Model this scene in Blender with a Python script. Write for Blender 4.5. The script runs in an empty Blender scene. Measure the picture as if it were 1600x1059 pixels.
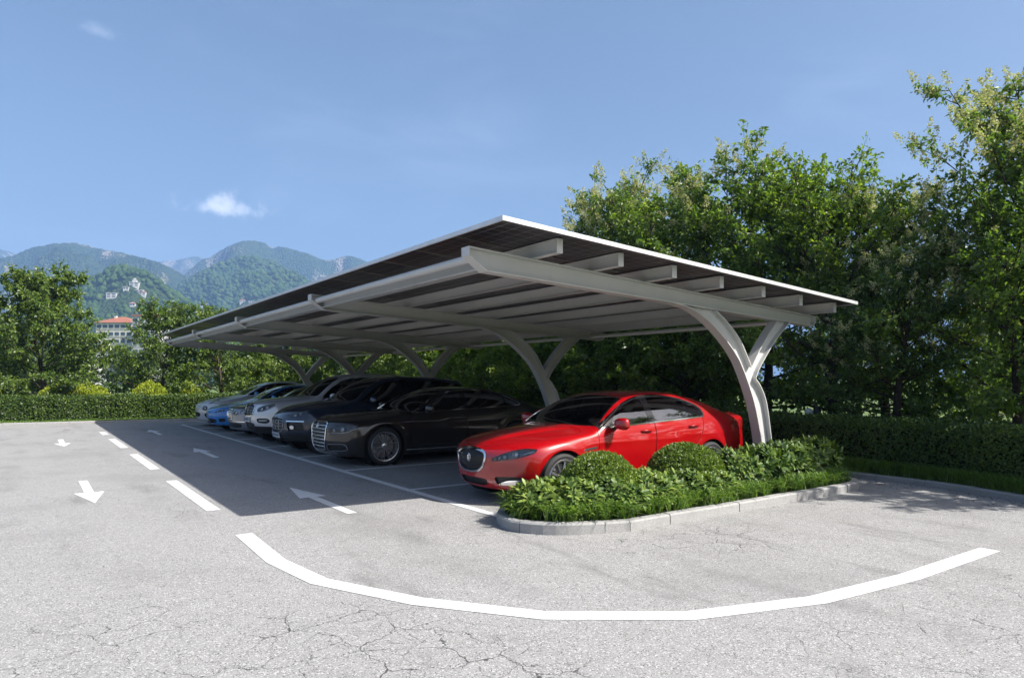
import bpy, bmesh, math, random
import numpy as np
from mathutils import Vector, Matrix

# ------------------------------------------------------------------ camera, sky, sun, exposure
sc = bpy.context.scene
col = sc.collection
R = math.radians
HAZE = 0.00034
EYE = 1.62                                            # eye height of the photographer, metres
cam_d = bpy.data.cameras.new('camera')
cam_d.sensor_width = 36.0
cam_d.lens = 36.0 * 1065.0 / 1600.0
cam_d.shift_y = (594.0 - 529.5) / 1600.0
cam_d.clip_start = 0.05
cam_d.clip_end = 30000.0
cam = bpy.data.objects.new('camera', cam_d)
cam.location = (0.0, 0.0, EYE)
cam.rotation_euler = (R(90), 0.0, -math.atan2(756.0, 1065.0))
col.objects.link(cam)
sc.camera = cam

SUN_DIR = Vector((0.584, -0.822, 1.0)).normalized()   # towards the sun
SUN_EL = math.asin(SUN_DIR.z)
SUN_AZ = math.atan2(SUN_DIR.x, SUN_DIR.y)             # from +Y towards +X
world = bpy.data.worlds.new('World')
sc.world = world
world.use_nodes = True
wn, wl = world.node_tree.nodes, world.node_tree.links
wn.clear()
w_out = wn.new('ShaderNodeOutputWorld')
w_bg = wn.new('ShaderNodeBackground')
w_sky = wn.new('ShaderNodeTexSky')
w_sky.sky_type = 'NISHITA'
w_sky.sun_disc = False
w_sky.sun_elevation = SUN_EL
w_sky.sun_rotation = SUN_AZ
w_sky.altitude = 0.0
w_sky.air_density = 1.0
w_sky.dust_density = 3.2
w_sky.ozone_density = 1.5
w_bg.inputs['Strength'].default_value = 0.080
wl.new(w_bg.outputs['Background'], w_out.inputs['Surface'])

sun_d = bpy.data.lights.new('sun', 'SUN')
sun_d.energy = 4.9
sun_d.angle = R(0.53)
sun_d.color = (1.0, 0.962, 0.905)
sun = bpy.data.objects.new('sun', sun_d)
sun.rotation_euler = SUN_DIR.to_track_quat('Z', 'Y').to_euler()
sun.location = (0, 0, 60)
col.objects.link(sun)

sc.view_settings.view_transform = 'Standard'
sc.view_settings.look = 'None'
sc.view_settings.gamma = 1.0
sc.view_settings.use_curve_mapping = False
sc.view_settings.exposure = 1.06
sc.cycles.use_denoising = True
sc.cycles.use_adaptive_sampling = True
sc.cycles.adaptive_threshold = 0.02
sc.cycles.max_bounces = 6
sc.cycles.diffuse_bounces = 2
sc.cycles.glossy_bounces = 3
sc.cycles.transmission_bounces = 3
sc.cycles.transparent_max_bounces = 8
sc.cycles.volume_bounces = 0
sc.cycles.caustics_reflective = False
sc.cycles.caustics_refractive = False
sc.cycles.sample_clamp_indirect = 6.0

# ------------------------------------------------------------------ node helpers
class NT:
    """small wrapper for building node trees"""
    def __init__(s, tree):
        s.t = tree; s.n = tree.nodes; s.l = tree.links
    def add(s, kind, **kw):
        nd = s.n.new(kind)
        for k, v in kw.items():
            if k.startswith('i_'):
                nd.inputs[k[2:].replace('_', ' ')].default_value = v
            else:
                setattr(nd, k, v)
        return nd
    def link(s, a, b): s.l.new(a, b)
    def val(s, x, sock):
        if hasattr(x, 'is_output'): s.l.new(x, sock)
        else: sock.default_value = x
    def math(s, op, a, b=None, c=None, clamp=False):
        nd = s.n.new('ShaderNodeMath'); nd.operation = op; nd.use_clamp = clamp
        s.val(a, nd.inputs[0])
        if b is not None: s.val(b, nd.inputs[1])
        if c is not None: s.val(c, nd.inputs[2])
        return nd.outputs[0]
    def mix(s, fac, a, b, blend='MIX'):
        nd = s.n.new('ShaderNodeMix'); nd.data_type = 'RGBA'; nd.blend_type = blend
        s.val(fac, nd.inputs[0])
        for x, k in ((a, 6), (b, 7)):
            if hasattr(x, 'is_output'): s.l.new(x, nd.inputs[k])
            else: nd.inputs[k].default_value = (*x, 1.0) if len(x) == 3 else x
        return nd.outputs[2]
    def noise(s, vec, scale, detail=3.0, rough=0.55, dim='3D', distort=0.0):
        nd = s.n.new('ShaderNodeTexNoise'); nd.noise_dimensions = dim
        nd.inputs['Scale'].default_value = scale; nd.inputs['Detail'].default_value = detail
        nd.inputs['Roughness'].default_value = rough; nd.inputs['Distortion'].default_value = distort
        if vec is not None: s.l.new(vec, nd.inputs['Vector'])
        return nd.outputs['Fac']
    def ramp(s, fac, stops, interp='LINEAR'):
        nd = s.n.new('ShaderNodeValToRGB'); nd.color_ramp.interpolation = interp
        e = nd.color_ramp.elements
        while len(e) < len(stops): e.new(0.5)
        for k, (p, c) in enumerate(stops):
            e[k].position = p
            e[k].color = (c, c, c, 1.0) if not hasattr(c, '__len__') else (*c, 1.0)
        s.l.new(fac, nd.inputs[0])
        return nd.outputs[0]
    def smooth(s, x, lo, hi):
        nd = s.n.new('ShaderNodeMapRange'); nd.interpolation_type = 'SMOOTHSTEP'
        s.val(x, nd.inputs[0]); nd.inputs[1].default_value = lo; nd.inputs[2].default_value = hi
        return nd.outputs[0]
    def bump(s, h, strength=0.3, dist=0.01):
        nd = s.n.new('ShaderNodeBump'); nd.inputs['Strength'].default_value = strength
        nd.inputs['Distance'].default_value = dist
        s.l.new(h, nd.inputs['Height'])
        return nd.outputs[0]
    def coords(s, kind='Object'):
        return s.n.new('ShaderNodeTexCoord').outputs[kind]
    def position(s):
        return s.n.new('ShaderNodeNewGeometry').outputs['Position']

MATS = {}
def new_mat(name):
    m = bpy.data.materials.new(name); m.use_nodes = True
    t = NT(m.node_tree)
    b = t.n['Principled BSDF']
    MATS[name] = m
    return m, t, b

def plain(name, color, rough=0.5, metal=0.0, coat=0.0, coat_rough=0.03, spec=0.5, vary=0.0, vscale=6.0, bump=0.0, bscale=60.0):
    m, t, b = new_mat(name)
    b.inputs['Base Color'].default_value = (*color, 1)
    b.inputs['Roughness'].default_value = rough
    b.inputs['Metallic'].default_value = metal
    b.inputs['Coat Weight'].default_value = coat
    b.inputs['Coat Roughness'].default_value = coat_rough
    b.inputs['Specular IOR Level'].default_value = spec
    if vary > 0:
        p = t.position()
        n = t.noise(p, vscale, 4.0, 0.6)
        f = t.smooth(n, 0.3, 0.75)
        lo = tuple(c * (1 - vary) for c in color)
        t.link(t.mix(f, lo, color), b.inputs['Base Color'])
        t.link(t.math('MULTIPLY_ADD', n, 0.25, rough - 0.12, clamp=True), b.inputs['Roughness'])
    if bump > 0:
        t.link(t.bump(t.noise(t.position(), bscale, 4.0, 0.6), bump, 0.01), b.inputs['Normal'])
    return m

# ------------------------------------------------------------------ mesh helpers
def tag(o, label=None, cat=None, group=None, kind=None):
    if label: o['label'] = label
    if cat: o['category'] = cat
    if group: o['group'] = group
    if kind: o['kind'] = kind
    return o

def empty(name, loc=(0, 0, 0), label=None, cat=None, group=None, kind=None, parent=None):
    o = bpy.data.objects.new(name, None)
    o.location = loc; o.empty_display_size = 0.2
    col.objects.link(o)
    if parent is not None: o.parent = parent
    return tag(o, label, cat, group, kind)

def link_mesh(name, me, parent=None, loc=(0, 0, 0)):
    o = bpy.data.objects.new(name, me)
    o.location = loc
    col.objects.link(o)
    if parent is not None: o.parent = parent
    return o

def np_mesh(name, V, faces, mats, smooth=False, midx=None, normals=None):
    """mesh from numpy arrays; faces is one (n,k) array or a list of such arrays"""
    V = np.asarray(V, dtype=np.float32)
    fl = [np.asarray(f, dtype=np.int32) for f in (faces if isinstance(faces, (list, tuple)) else [faces])]
    fl = [f for f in fl if len(f)]
    me = bpy.data.meshes.new(name)
    nl = sum(f.size for f in fl); nf = sum(len(f) for f in fl)
    me.vertices.add(len(V)); me.vertices.foreach_set('co', V.ravel())
    me.loops.add(nl); me.polygons.add(nf)
    me.loops.foreach_set('vertex_index', np.concatenate([f.ravel() for f in fl]))
    tot = np.concatenate([np.full(len(f), f.shape[1], dtype=np.int32) for f in fl])
    start = np.concatenate([[0], np.cumsum(tot)[:-1]]).astype(np.int32)
    me.polygons.foreach_set('loop_start', start)
    me.polygons.foreach_set('loop_total', tot)
    if midx is not None: me.polygons.foreach_set('material_index', np.asarray(midx, dtype=np.int32))
    me.polygons.foreach_set('use_smooth', np.full(nf, bool(smooth)))
    for m in (mats if isinstance(mats, (list, tuple)) else [mats]): me.materials.append(m)
    me.update(calc_edges=True)
    me.validate()
    if normals is not None:
        me.normals_split_custom_set_from_vertices([tuple(n) for n in np.asarray(normals, dtype=float)])
    return me

class MB:
    """collects simple shapes into one mesh"""
    def __init__(s): s.v = []; s.f = []; s.m = []; s.mi = 0
    def add(s, verts, faces):
        k = len(s.v); s.v.extend([tuple(p) for p in verts])
        s.f.extend([tuple(i + k for i in f) for f in faces]); s.m.extend([s.mi] * len(faces))
    def box(s, lo, hi):
        (a, b, c), (d, e, f) = lo, hi
        s.add([(a, b, c), (d, b, c), (d, e, c), (a, e, c), (a, b, f), (d, b, f), (d, e, f), (a, e, f)],
              [(0, 3, 2, 1), (4, 5, 6, 7), (0, 1, 5, 4), (1, 2, 6, 5), (2, 3, 7, 6), (3, 0, 4, 7)])
    def prism(s, poly, axis, a, b):
        """poly: 2-D outline (ccw); extruded along axis from a to b"""
        def P(p, t):
            if axis == 'z': return (p[0], p[1], t)
            if axis == 'y': return (p[0], t, p[1])
            return (t, p[0], p[1])
        n = len(poly)
        s.add([P(p, a) for p in poly] + [P(p, b) for p in poly],
              [tuple(range(n - 1, -1, -1)), tuple(range(n, 2 * n))] + [(i, (i + 1) % n, n + (i + 1) % n, n + i) for i in range(n)])
    def ribbon(s, pts, y0, y1, t, closed=False):
        """plate of thickness t following a polyline in the x-z plane, from y0 to y1"""
        P = [np.array(p, float) for p in pts]; n = len(P)
        off = []
        for i in range(n):
            a = P[i] - P[i - 1] if (i > 0 or closed) else P[1] - P[0]
            b = P[(i + 1) % n] - P[i] if (i < n - 1 or closed) else P[i] - P[i - 1]
            a = a / np.linalg.norm(a); b = b / np.linalg.norm(b)
            m = np.array([-(a[1] + b[1]), a[0] + b[0]]); m /= max(np.linalg.norm(m), 1e-6)
            c = max(0.35, m @ np.array([-b[1], b[0]]))
            off.append(m * t / c)
        Q = [p + o for p, o in zip(P, off)]
        vs = []
        for p, q in zip(P, Q):
            vs += [(p[0], y0, p[1]), (p[0], y1, p[1]), (q[0], y1, q[1]), (q[0], y0, q[1])]
        fs = []
        for i in range(n if closed else n - 1):
            a, b = 4 * i, 4 * ((i + 1) % n)
            for k in range(4):
                fs.append((a + k, b + k, b + (k + 1) % 4, a + (k + 1) % 4))
        if not closed:
            fs += [(0, 1, 2, 3), (4 * n - 1, 4 * n - 2, 4 * n - 3, 4 * n - 4)]
        s.add(vs, fs)
    def tube(s, pts, rad, sides=8, cap=True):
        P = [Vector(p) for p in pts]; n = len(P)
        rr = rad if hasattr(rad, '__len__') else [rad] * n
        vs = []
        ref = Vector((0, 0, 1))
        for i in range(n):
            d = (P[min(i + 1, n - 1)] - P[max(i - 1, 0)]).normalized()
            u = d.cross(ref if abs(d.dot(ref)) < 0.95 else Vector((1, 0, 0))).normalized(); w = d.cross(u)
            for k in range(sides):
                a = 2 * math.pi * k / sides
                vs.append(P[i] + (u * math.cos(a) + w * math.sin(a)) * rr[i])
        fs = []
        for i in range(n - 1):
            for k in range(sides):
                a, b = i * sides + k, i * sides + (k + 1) % sides
                fs.append((a, b, b + sides, a + sides))
        if cap: fs += [tuple(range(sides)), tuple(range(n * sides - 1, (n - 1) * sides - 1, -1))]
        s.add(vs, fs)
    def lathe(s, prof, axis_o, axis='y', seg=40, a0=0.0, a1=2 * math.pi):
        """prof: (radius, offset along axis)"""
        full = abs(a1 - a0 - 2 * math.pi) < 1e-6
        m = seg if full else seg + 1
        vs = []
        for k in range(m):
            a = a0 + (a1 - a0) * k / seg
            for r, t in prof:
                p = [r * math.cos(a), t, r * math.sin(a)] if axis == 'y' else [r * math.cos(a), r * math.sin(a), t]
                vs.append((p[0] + axis_o[0], p[1] + axis_o[1], p[2] + axis_o[2]))
        n = len(prof); fs = []
        for k in range(seg):
            k2 = (k + 1) % m
            for i in range(n - 1):
                fs.append((k * n + i, k2 * n + i, k2 * n + i + 1, k * n + i + 1))
        s.add(vs, fs)
    def build(s, name, mats, parent=None, smooth=False, loc=(0, 0, 0), recalc=True, bevel=0.0):
        me = bpy.data.meshes.new(name)
        me.from_pydata(s.v, [], s.f)
        for m in (mats if isinstance(mats, (list, tuple)) else [mats]): me.materials.append(m)
        if any(s.m): me.polygons.foreach_set('material_index', s.m)
        if recalc or bevel:
            bm = bmesh.new(); bm.from_mesh(me)
            bmesh.ops.recalc_face_normals(bm, faces=bm.faces)
            if bevel:
                bmesh.ops.bevel(bm, geom=[e for e in bm.edges if len(e.link_faces) == 2 and e.calc_face_angle(0) > 0.6],
                                offset=bevel, segments=1, affect='EDGES', clamp_overlap=True)
            bm.to_mesh(me); bm.free()
        if smooth:
            me.polygons.foreach_set('use_smooth', [True] * len(me.polygons))
        me.update()
        if smooth == 'auto':
            me.set_sharp_from_angle(angle=R(35))
        return link_mesh(name, me, parent, loc)

def catmull(pts, n=8, closed=False):
    P = [np.array(p, float) for p in pts]; out = []; m = len(P)
    for i in range(m if closed else m - 1):
        p1, p2 = P[i], P[(i + 1) % m]
        p0 = P[i - 1] if (i > 0 or closed) else 2 * p1 - p2
        p3 = P[(i + 2) % m] if (i + 2 < m or closed) else 2 * p2 - p1
        for k in range(n):
            t = k / n
            out.append(0.5 * (2 * p1 + (p2 - p0) * t + (2 * p0 - 5 * p1 + 4 * p2 - p3) * t * t + (3 * p1 - p0 - 3 * p2 + p3) * t ** 3))
    if not closed: out.append(P[-1])
    return out

# numpy value noise
def vnoise(x, y, seed=0):
    xi = np.floor(x).astype(np.int64); yi = np.floor(y).astype(np.int64)
    fx = x - xi; fy = y - yi
    fx = fx * fx * (3 - 2 * fx); fy = fy * fy * (3 - 2 * fy)
    def h(a, b):
        n = (a * 374761393 + b * 668265263 + seed * 1442695041) & 0x7fffffff
        n = ((n ^ (n >> 13)) * 1274126177) & 0x7fffffff
        return ((n ^ (n >> 16)) & 0xffff) / 65535.0
    return (h(xi, yi) * (1 - fx) + h(xi + 1, yi) * fx) * (1 - fy) + (h(xi, yi + 1) * (1 - fx) + h(xi + 1, yi + 1) * fx) * fy
def fbm(x, y, oct=5, seed=0, gain=0.5):
    a, s, t = 1.0, 0.0, 0.0
    for o in range(oct):
        s = s + a * vnoise(x * 2 ** o, y * 2 ** o, seed + o); t += a; a *= gain
    return s / t
def ridged(x, y, oct=5, seed=0, gain=0.5):
    a, s, t = 1.0, 0.0, 0.0
    for o in range(oct):
        s = s + a * (1 - np.abs(2 * vnoise(x * 2 ** o, y * 2 ** o, seed + o) - 1)); t += a; a *= gain
    return s / t

YAW = math.atan2(756.0, 1065.0); SY, CYW = math.sin(YAW), math.cos(YAW)
def bearing_point(px, dist):
    """ground position at a compass bearing (given as the column it has in the survey picture) and forward distance"""
    X = (px - 800.0) / 1065.0 * dist
    return (X * CYW + dist * SY, -X * SY + dist * CYW)
# ------------------------------------------------------------------ sky: thin high wisps and one small cumulus
wt = NT(world.node_tree)
gen = wt.coords('Generated')
def dir_of(px, py):
    X, Z, Y = (px - 800.0) / 1065.0, 1.0, (594.0 - py) / 1065.0
    v = Vector((X * CYW + Z * SY, -X * SY + Z * CYW, Y)); return v.normalized()
def cloud_mask(center, right_scale, up_scale, nscale, seed, soft, cut):
    """direction-space puff around a centre direction, broken up by noise"""
    c = dir_of(*center); r = Vector((c.y, -c.x, 0)).normalized(); u = r.cross(c).normalized()
    if u.z < 0: u = -u
    def dot(vv):
        nd = wt.add('ShaderNodeVectorMath', operation='DOT_PRODUCT'); wt.link(gen, nd.inputs[0]); nd.inputs[1].default_value = vv
        return nd.outputs['Value']
    a = wt.math('DIVIDE', dot(r), right_scale); b = wt.math('DIVIDE', dot(u), up_scale)
    b = wt.math('SUBTRACT', b, wt.math('DIVIDE', c.dot(u), up_scale))
    b = wt.math('MAXIMUM', b, wt.math('MULTIPLY', b, -1.7))             # flatter base
    d = wt.math('SQRT', wt.math('ADD', wt.math('MULTIPLY', a, a), wt.math('MULTIPLY', b, b)))
    front = wt.math('GREATER_THAN', dot(c), 0.5)
    off = wt.add('ShaderNodeVectorMath', operation='ADD'); wt.link(gen, off.inputs[0]); off.inputs[1].default_value = (seed, seed * 0.7, 0)
    n = wt.noise(off.outputs[0], nscale, 7.0, 0.62)
    v = wt.math('SUBTRACT', wt.math('ADD', wt.math('SUBTRACT', 1.0, d), wt.math('MULTIPLY', wt.math('SUBTRACT', n, 0.5), 2.2)), cut)
    return wt.math('MULTIPLY', wt.smooth(v, 0.0, soft), front)
m1 = cloud_mask((346, 325), 0.066, 0.023, 36.0, 3.1, 1.0, 0.04)
m2 = wt.math('MULTIPLY', cloud_mask((150, 48), 0.045, 0.016, 34.0, 7.7, 1.4, 0.2), 0.3)
mp = wt.add('ShaderNodeMapping'); wt.link(gen, mp.inputs[0]); mp.inputs['Scale'].default_value = (1.5, 1.5, 5.0)
wisp = wt.math('MULTIPLY', wt.smooth(wt.noise(mp.outputs[0], 1.9, 6.0, 0.55, distort=0.5), 0.45, 0.85), 0.15)
hs = wt.add('ShaderNodeHueSaturation'); hs.inputs['Saturation'].default_value = 1.02; hs.inputs['Value'].default_value = 1.0
wt.link(w_sky.outputs[0], hs.inputs['Color'])
skyc = wt.mix(wisp, hs.outputs[0], (6.6, 7.6, 9.3))
skyc = wt.mix(wt.math('MULTIPLY', m2, 0.8), skyc, (8.4, 8.9, 9.8))
skyc = wt.mix(wt.math('MULTIPLY', m1, 0.85), skyc, (9.2, 9.3, 9.9))
wt.link(skyc, w_bg.inputs['Color'])

# ------------------------------------------------------------------ ground materials
def asphalt_material():
    m, t, b = new_mat('asphalt')
    p = t.position()
    grain = t.noise(p, 190.0, 2.0, 0.7)
    vo = t.add('ShaderNodeTexVoronoi'); vo.inputs['Scale'].default_value = 130.0; t.link(p, vo.inputs['Vector'])
    agg = t.add('ShaderNodeSeparateColor'); t.link(vo.outputs['Color'], agg.inputs[0])
    mid = t.noise(p, 7.0, 5.0, 0.65)
    big = t.noise(p, 0.45, 4.0, 0.6)
    base = t.ramp(grain, [(0.30, (0.115, 0.113, 0.109)), (0.5, (0.262, 0.257, 0.249)), (0.70, (0.370, 0.363, 0.352))])
    base = t.mix(t.smooth(agg.outputs[0], 0.82, 0.95), base, (0.47, 0.465, 0.46))
    base = t.mix(t.smooth(agg.outputs[1], 0.84, 0.97), base, (0.085, 0.085, 0.085))
    base = t.mix(t.math('MULTIPLY', t.smooth(mid, 0.42, 0.72), 0.30), base, (0.335, 0.33, 0.32))
    base = t.mix(t.math('MULTIPLY', t.smooth(big, 0.46, 0.72), 0.40), base, (0.165, 0.161, 0.155))
    sm = t.add('ShaderNodeMapping'); t.link(p, sm.inputs[0]); sm.inputs['Scale'].default_value = (1.0, 0.28, 1.0); sm.inputs['Rotation'].default_value = (0, 0, 0.6)
    stain = t.noise(sm.outputs[0], 1.3, 5.0, 0.7)
    base = t.mix(t.math('MULTIPLY', t.smooth(stain, 0.55, 0.72), 0.55), base, (0.125, 0.122, 0.118))
    # tyre tracks along the lanes and oil drips in the bays
    xyz = t.add('ShaderNodeSeparateXYZ'); t.link(p, xyz.inputs[0])
    wob = t.math('MULTIPLY', t.math('SUBTRACT', t.noise(p, 0.22, 2.0, 0.5), 0.5), 1.2)
    tr_ = t.math('PINGPONG', t.math('ADD', t.math('ADD', xyz.outputs[0], wob), 0.3), 0.85)
    trk = t.math('MULTIPLY', t.smooth(tr_, 0.24, 0.02), t.smooth(t.noise(p, 0.5, 4.0, 0.65), 0.42, 0.70))
    trk.node.inputs[0].links[0].from_node.inputs[1].default_value = 0.26; trk.node.inputs[0].links[0].from_node.inputs[2].default_value = 0.0
    base = t.mix(t.math('MULTIPLY', trk, 0.42), base, (0.12, 0.118, 0.114))
    bay = t.math('MULTIPLY', t.smooth(xyz.outputs[0], 4.5, 5.2), t.smooth(xyz.outputs[1], 6.5, 7.0))
    drip = t.math('MULTIPLY', t.smooth(t.noise(p, 1.6, 5.0, 0.7), 0.60, 0.70), bay)
    base = t.mix(t.math('MULTIPLY', drip, 0.6), base, (0.045, 0.043, 0.041))
    # cracks: cell borders bent by noise, showing only in worn areas
    nz = t.add('ShaderNodeTexNoise'); nz.inputs['Scale'].default_value = 3.2; nz.inputs['Detail'].default_value = 5.0; nz.inputs['Roughness'].default_value = 0.65
    t.link(p, nz.inputs['Vector'])
    ds = t.add('ShaderNodeVectorMath', operation='SUBTRACT'); t.link(nz.outputs['Color'], ds.inputs[0]); ds.inputs[1].default_value = (0.5, 0.5, 0.5)
    dm = t.add('ShaderNodeVectorMath', operation='SCALE'); t.link(ds.outputs[0], dm.inputs[0]); dm.inputs['Scale'].default_value = 0.30
    dv = t.add('ShaderNodeVectorMath', operation='ADD'); t.link(p, dv.inputs[0]); t.link(dm.outputs[0], dv.inputs[1])
    spots = [(1.42, 3.75, 1.15), (1.75, 3.25, 0.95), (0.95, 3.45, 0.75), (2.05, 2.75, 0.8), (5.75, 4.45, 0.95), (5.05, 4.55, 0.7), (0.35, 4.9, 0.8), (3.9, 2.1, 0.8), (4.9, 1.9, 0.8), (1.4, 9.3, 0.8), (3.6, 6.1, 0.6), (6.1, 2.2, 0.9)]
    deep = [1.0, 1.0, 0.8, 0.7, 0.75, 0.5, 0.5, 0.4, 0.4, 0.45, 0.4, 0.35]
    wear = None
    for (cx, cy, rr), dp in zip(spots, deep):
        d = t.add('ShaderNodeVectorMath', operation='DISTANCE'); t.link(p, d.inputs[0]); d.inputs[1].default_value = (cx, cy, 0.0)
        q = t.smooth(t.math('DIVIDE', d.outputs['Value'], rr), 1.0, 0.1)
        nd = q.node; nd.inputs[1].default_value = 1.15; nd.inputs[2].default_value = 0.45; q = t.math('MULTIPLY', q, dp)
        wear = q if wear is None else t.math('MAXIMUM', wear, q)
    wear = t.math('MULTIPLY', wear, t.smooth(t.noise(p, 1.7, 3.0, 0.6), 0.25, 0.55))
    def crack(scale, width, off):
        v = t.add('ShaderNodeTexVoronoi', feature='DISTANCE_TO_EDGE', voronoi_dimensions='2D'); v.inputs['Scale'].default_value = scale
        t.link(dv.outputs[0], v.inputs['Vector'])
        wn_ = t.math('MULTIPLY', t.math('MULTIPLY_ADD', t.smooth(t.noise(p, 2.3 + off, 2.0, 0.6), 0.35, 0.68), 0.85, 0.15), wear)
        wid = t.math('MULTIPLY_ADD', wn_, width * scale, 1e-5)
        q = t.math('DIVIDE', v.outputs['Distance'], wid)
        return t.smooth(t.math('SUBTRACT', 1.0, q), 0.0, 0.6)
    ck = t.math('MAXIMUM', crack(2.5, 0.0115, 0.0), t.math('MULTIPLY', crack(5.2, 0.0055, 0.9), 0.7))
    ck = t.math('MULTIPLY', ck, t.smooth(wear, 0.02, 0.2))
    base = t.mix(t.math('MULTIPLY', ck, 0.9), base, (0.035, 0.034, 0.033))
    t.link(base, b.inputs['Base Color'])
    b.inputs['Roughness'].default_value = 0.86
    b.inputs['Specular IOR Level'].default_value = 0.3
    h = t.math('SUBTRACT', t.math('ADD', t.math('MULTIPLY', grain, 0.5), t.math('MULTIPLY', mid, 0.35)), t.math('MULTIPLY', ck, 2.0))
    t.link(t.bump(h, 0.55, 0.006), b.inputs['Normal'])
    return m
M_asphalt = asphalt_material()

def lawn_material(name, c1, c2, c3):
    m, t, b = new_mat(name)
    p = t.position()
    f = t.noise(p, 22.0, 4.0, 0.7); g = t.noise(p, 0.35, 4.0, 0.6); k = t.noise(p, 2.2, 4.0, 0.6)
    c = t.mix(t.smooth(f, 0.3, 0.7), c1, c2)
    c = t.mix(t.math('MULTIPLY', t.smooth(g, 0.45, 0.7), 0.6), c, c3)
    c = t.mix(t.math('MULTIPLY', t.smooth(k, 0.5, 0.75), 0.35), c, c1)
    t.link(c, b.inputs['Base Color']); b.inputs['Roughness'].default_value = 0.9
    t.link(t.bump(f, 0.9, 0.03), b.inputs['Normal'])
    return m
M_lawn = lawn_material('lawn', (0.045, 0.085, 0.018), (0.11, 0.17, 0.035), (0.19, 0.21, 0.06))
M_soil = lawn_material('soil', (0.035, 0.026, 0.017), (0.075, 0.056, 0.035), (0.05, 0.045, 0.02))

def paint_material():
    m, t, b = new_mat('road_paint')
    p = t.position()
    w = t.noise(p, 60.0, 4.0, 0.7); g = t.noise(p, 3.5, 5.0, 0.7)
    c = t.mix(t.smooth(w, 0.58, 0.76), (0.62, 0.62, 0.61), (0.33, 0.33, 0.325))
    c = t.mix(t.math('MULTIPLY', t.smooth(g, 0.50, 0.72), 0.5), c, (0.36, 0.355, 0.35))
    t.link(c, b.inputs['Base Color']); b.inputs['Roughness'].default_value = 0.7
    t.link(t.bump(t.noise(p, 140.0, 2.0, 0.7), 0.35, 0.005), b.inputs['Normal'])
    return m
M_paint = paint_material()

def kerb_material():
    m, t, b = new_mat('kerb_concrete')
    p = t.position()
    oi = t.add('ShaderNodeObjectInfo')
    f = t.noise(p, 90.0, 3.0, 0.7); g = t.noise(p, 5.0, 5.0, 0.65)
    c = t.mix(t.smooth(f, 0.3, 0.75), (0.25, 0.245, 0.237), (0.39, 0.385, 0.375))
    c = t.mix(t.math('MULTIPLY', t.smooth(g, 0.45, 0.72), 0.55), c, (0.24, 0.235, 0.22))
    c = t.mix(t.math('MULTIPLY', oi.outputs['Random'], 0.3), c, (0.26, 0.26, 0.255))
    t.link(c, b.inputs['Base Color']); b.inputs['Roughness'].default_value = 0.85
    t.link(t.bump(f, 0.5, 0.006), b.inputs['Normal'])
    return m
M_kerb = kerb_material()

# ------------------------------------------------------------------ ground sheets
mb = MB()
mb.add([(-7000, -3000, 0), (9000, -3000, 0), (9000, 9000, 0), (-7000, 9000, 0)], [(0, 1, 2, 3)])
ground = mb.build('ground', M_lawn); tag(ground, 'wide grassy ground reaching to the hills', None, None, 'structure')

RK = [(11.08, 6.05), (11.08, 5.03), (10.93, 4.26), (10.65, 3.4), (10.25, 2.35), (9.8, 1.3), (9.2, 0.1), (8.3, -1.6), (7.3, -3.4)]   # kerb by the hedge on the right
def back_v(u): return 30.30 - 0.092 * (u + 0.82)                                                              # kerb along the far end
lot_pts = [(-34, back_v(-34)), (-34, -12), (4.0, -12)] + RK[::-1] + [(10.9, 6.25), (10.4, 6.5), (10.1, 6.75), (10.05, 7.0), (10.05, back_v(10.05))]
mb = MB(); mb.add([(x, y, 0.02) for x, y in lot_pts], [tuple(range(len(lot_pts)))])
lot = mb.build('parking_lot', M_asphalt); tag(lot, 'cracked pale grey asphalt parking lot', None, None, 'structure')
lot.data.polygons[0].flip() if lot.data.polygons[0].normal.z < 0 else None
ZP = 0.024

def stripe(name, pts, label=None):
    mb = MB(); mb.add([(x, y, ZP) for x, y in pts], [tuple(range(len(pts)))])
    o = mb.build(name, M_paint, lot, recalc=False)
    if o.data.polygons[0].normal.z < 0: o.data.flip_normals()
    if label: o['label'] = label
    return o
# stall front line and dividers
V0, SW = 6.41, 2.575
U0 = 4.46
stripe('stall_front_line', [(U0, V0 + 0.02), (U0 + 0.12, V0 + 0.02), (U0 + 0.12, 27.05), (U0, 27.05)], 'long white line along the front of the parking bays')
for k in range(1, 9):
    v = V0 + SW * k
    stripe('stall_line', [(U0 + 0.122, v - 0.06), (9.9, v - 0.06), (9.9, v + 0.06), (U0 + 0.122, v + 0.06)])
# dashed lane line
for k in range(4):
    v = 8.95 + 4.75 * k
    stripe('lane_dash', [(1.78, v), (1.94, v), (1.94, min(v + 3.05, 24.5)), (1.78, min(v + 3.05, 24.5))])
# arrows
def arrow(u, v, s):
    pts = [(-0.06, 0), (0.06, 0), (0.06, 1.40), (0.185, 1.38), (0, 2.42), (-0.185, 1.38), (-0.06, 1.40)]
    return stripe('direction_arrow', [(u + s * x, v + s * y) for x, y in pts])
arrow(3.18, 7.80, 1); arrow(3.18, 15.05, 1); arrow(3.18, 22.3, 1)
arrow(0.71, 12.80, -1); arrow(0.71, 22.1, -1)
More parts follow.
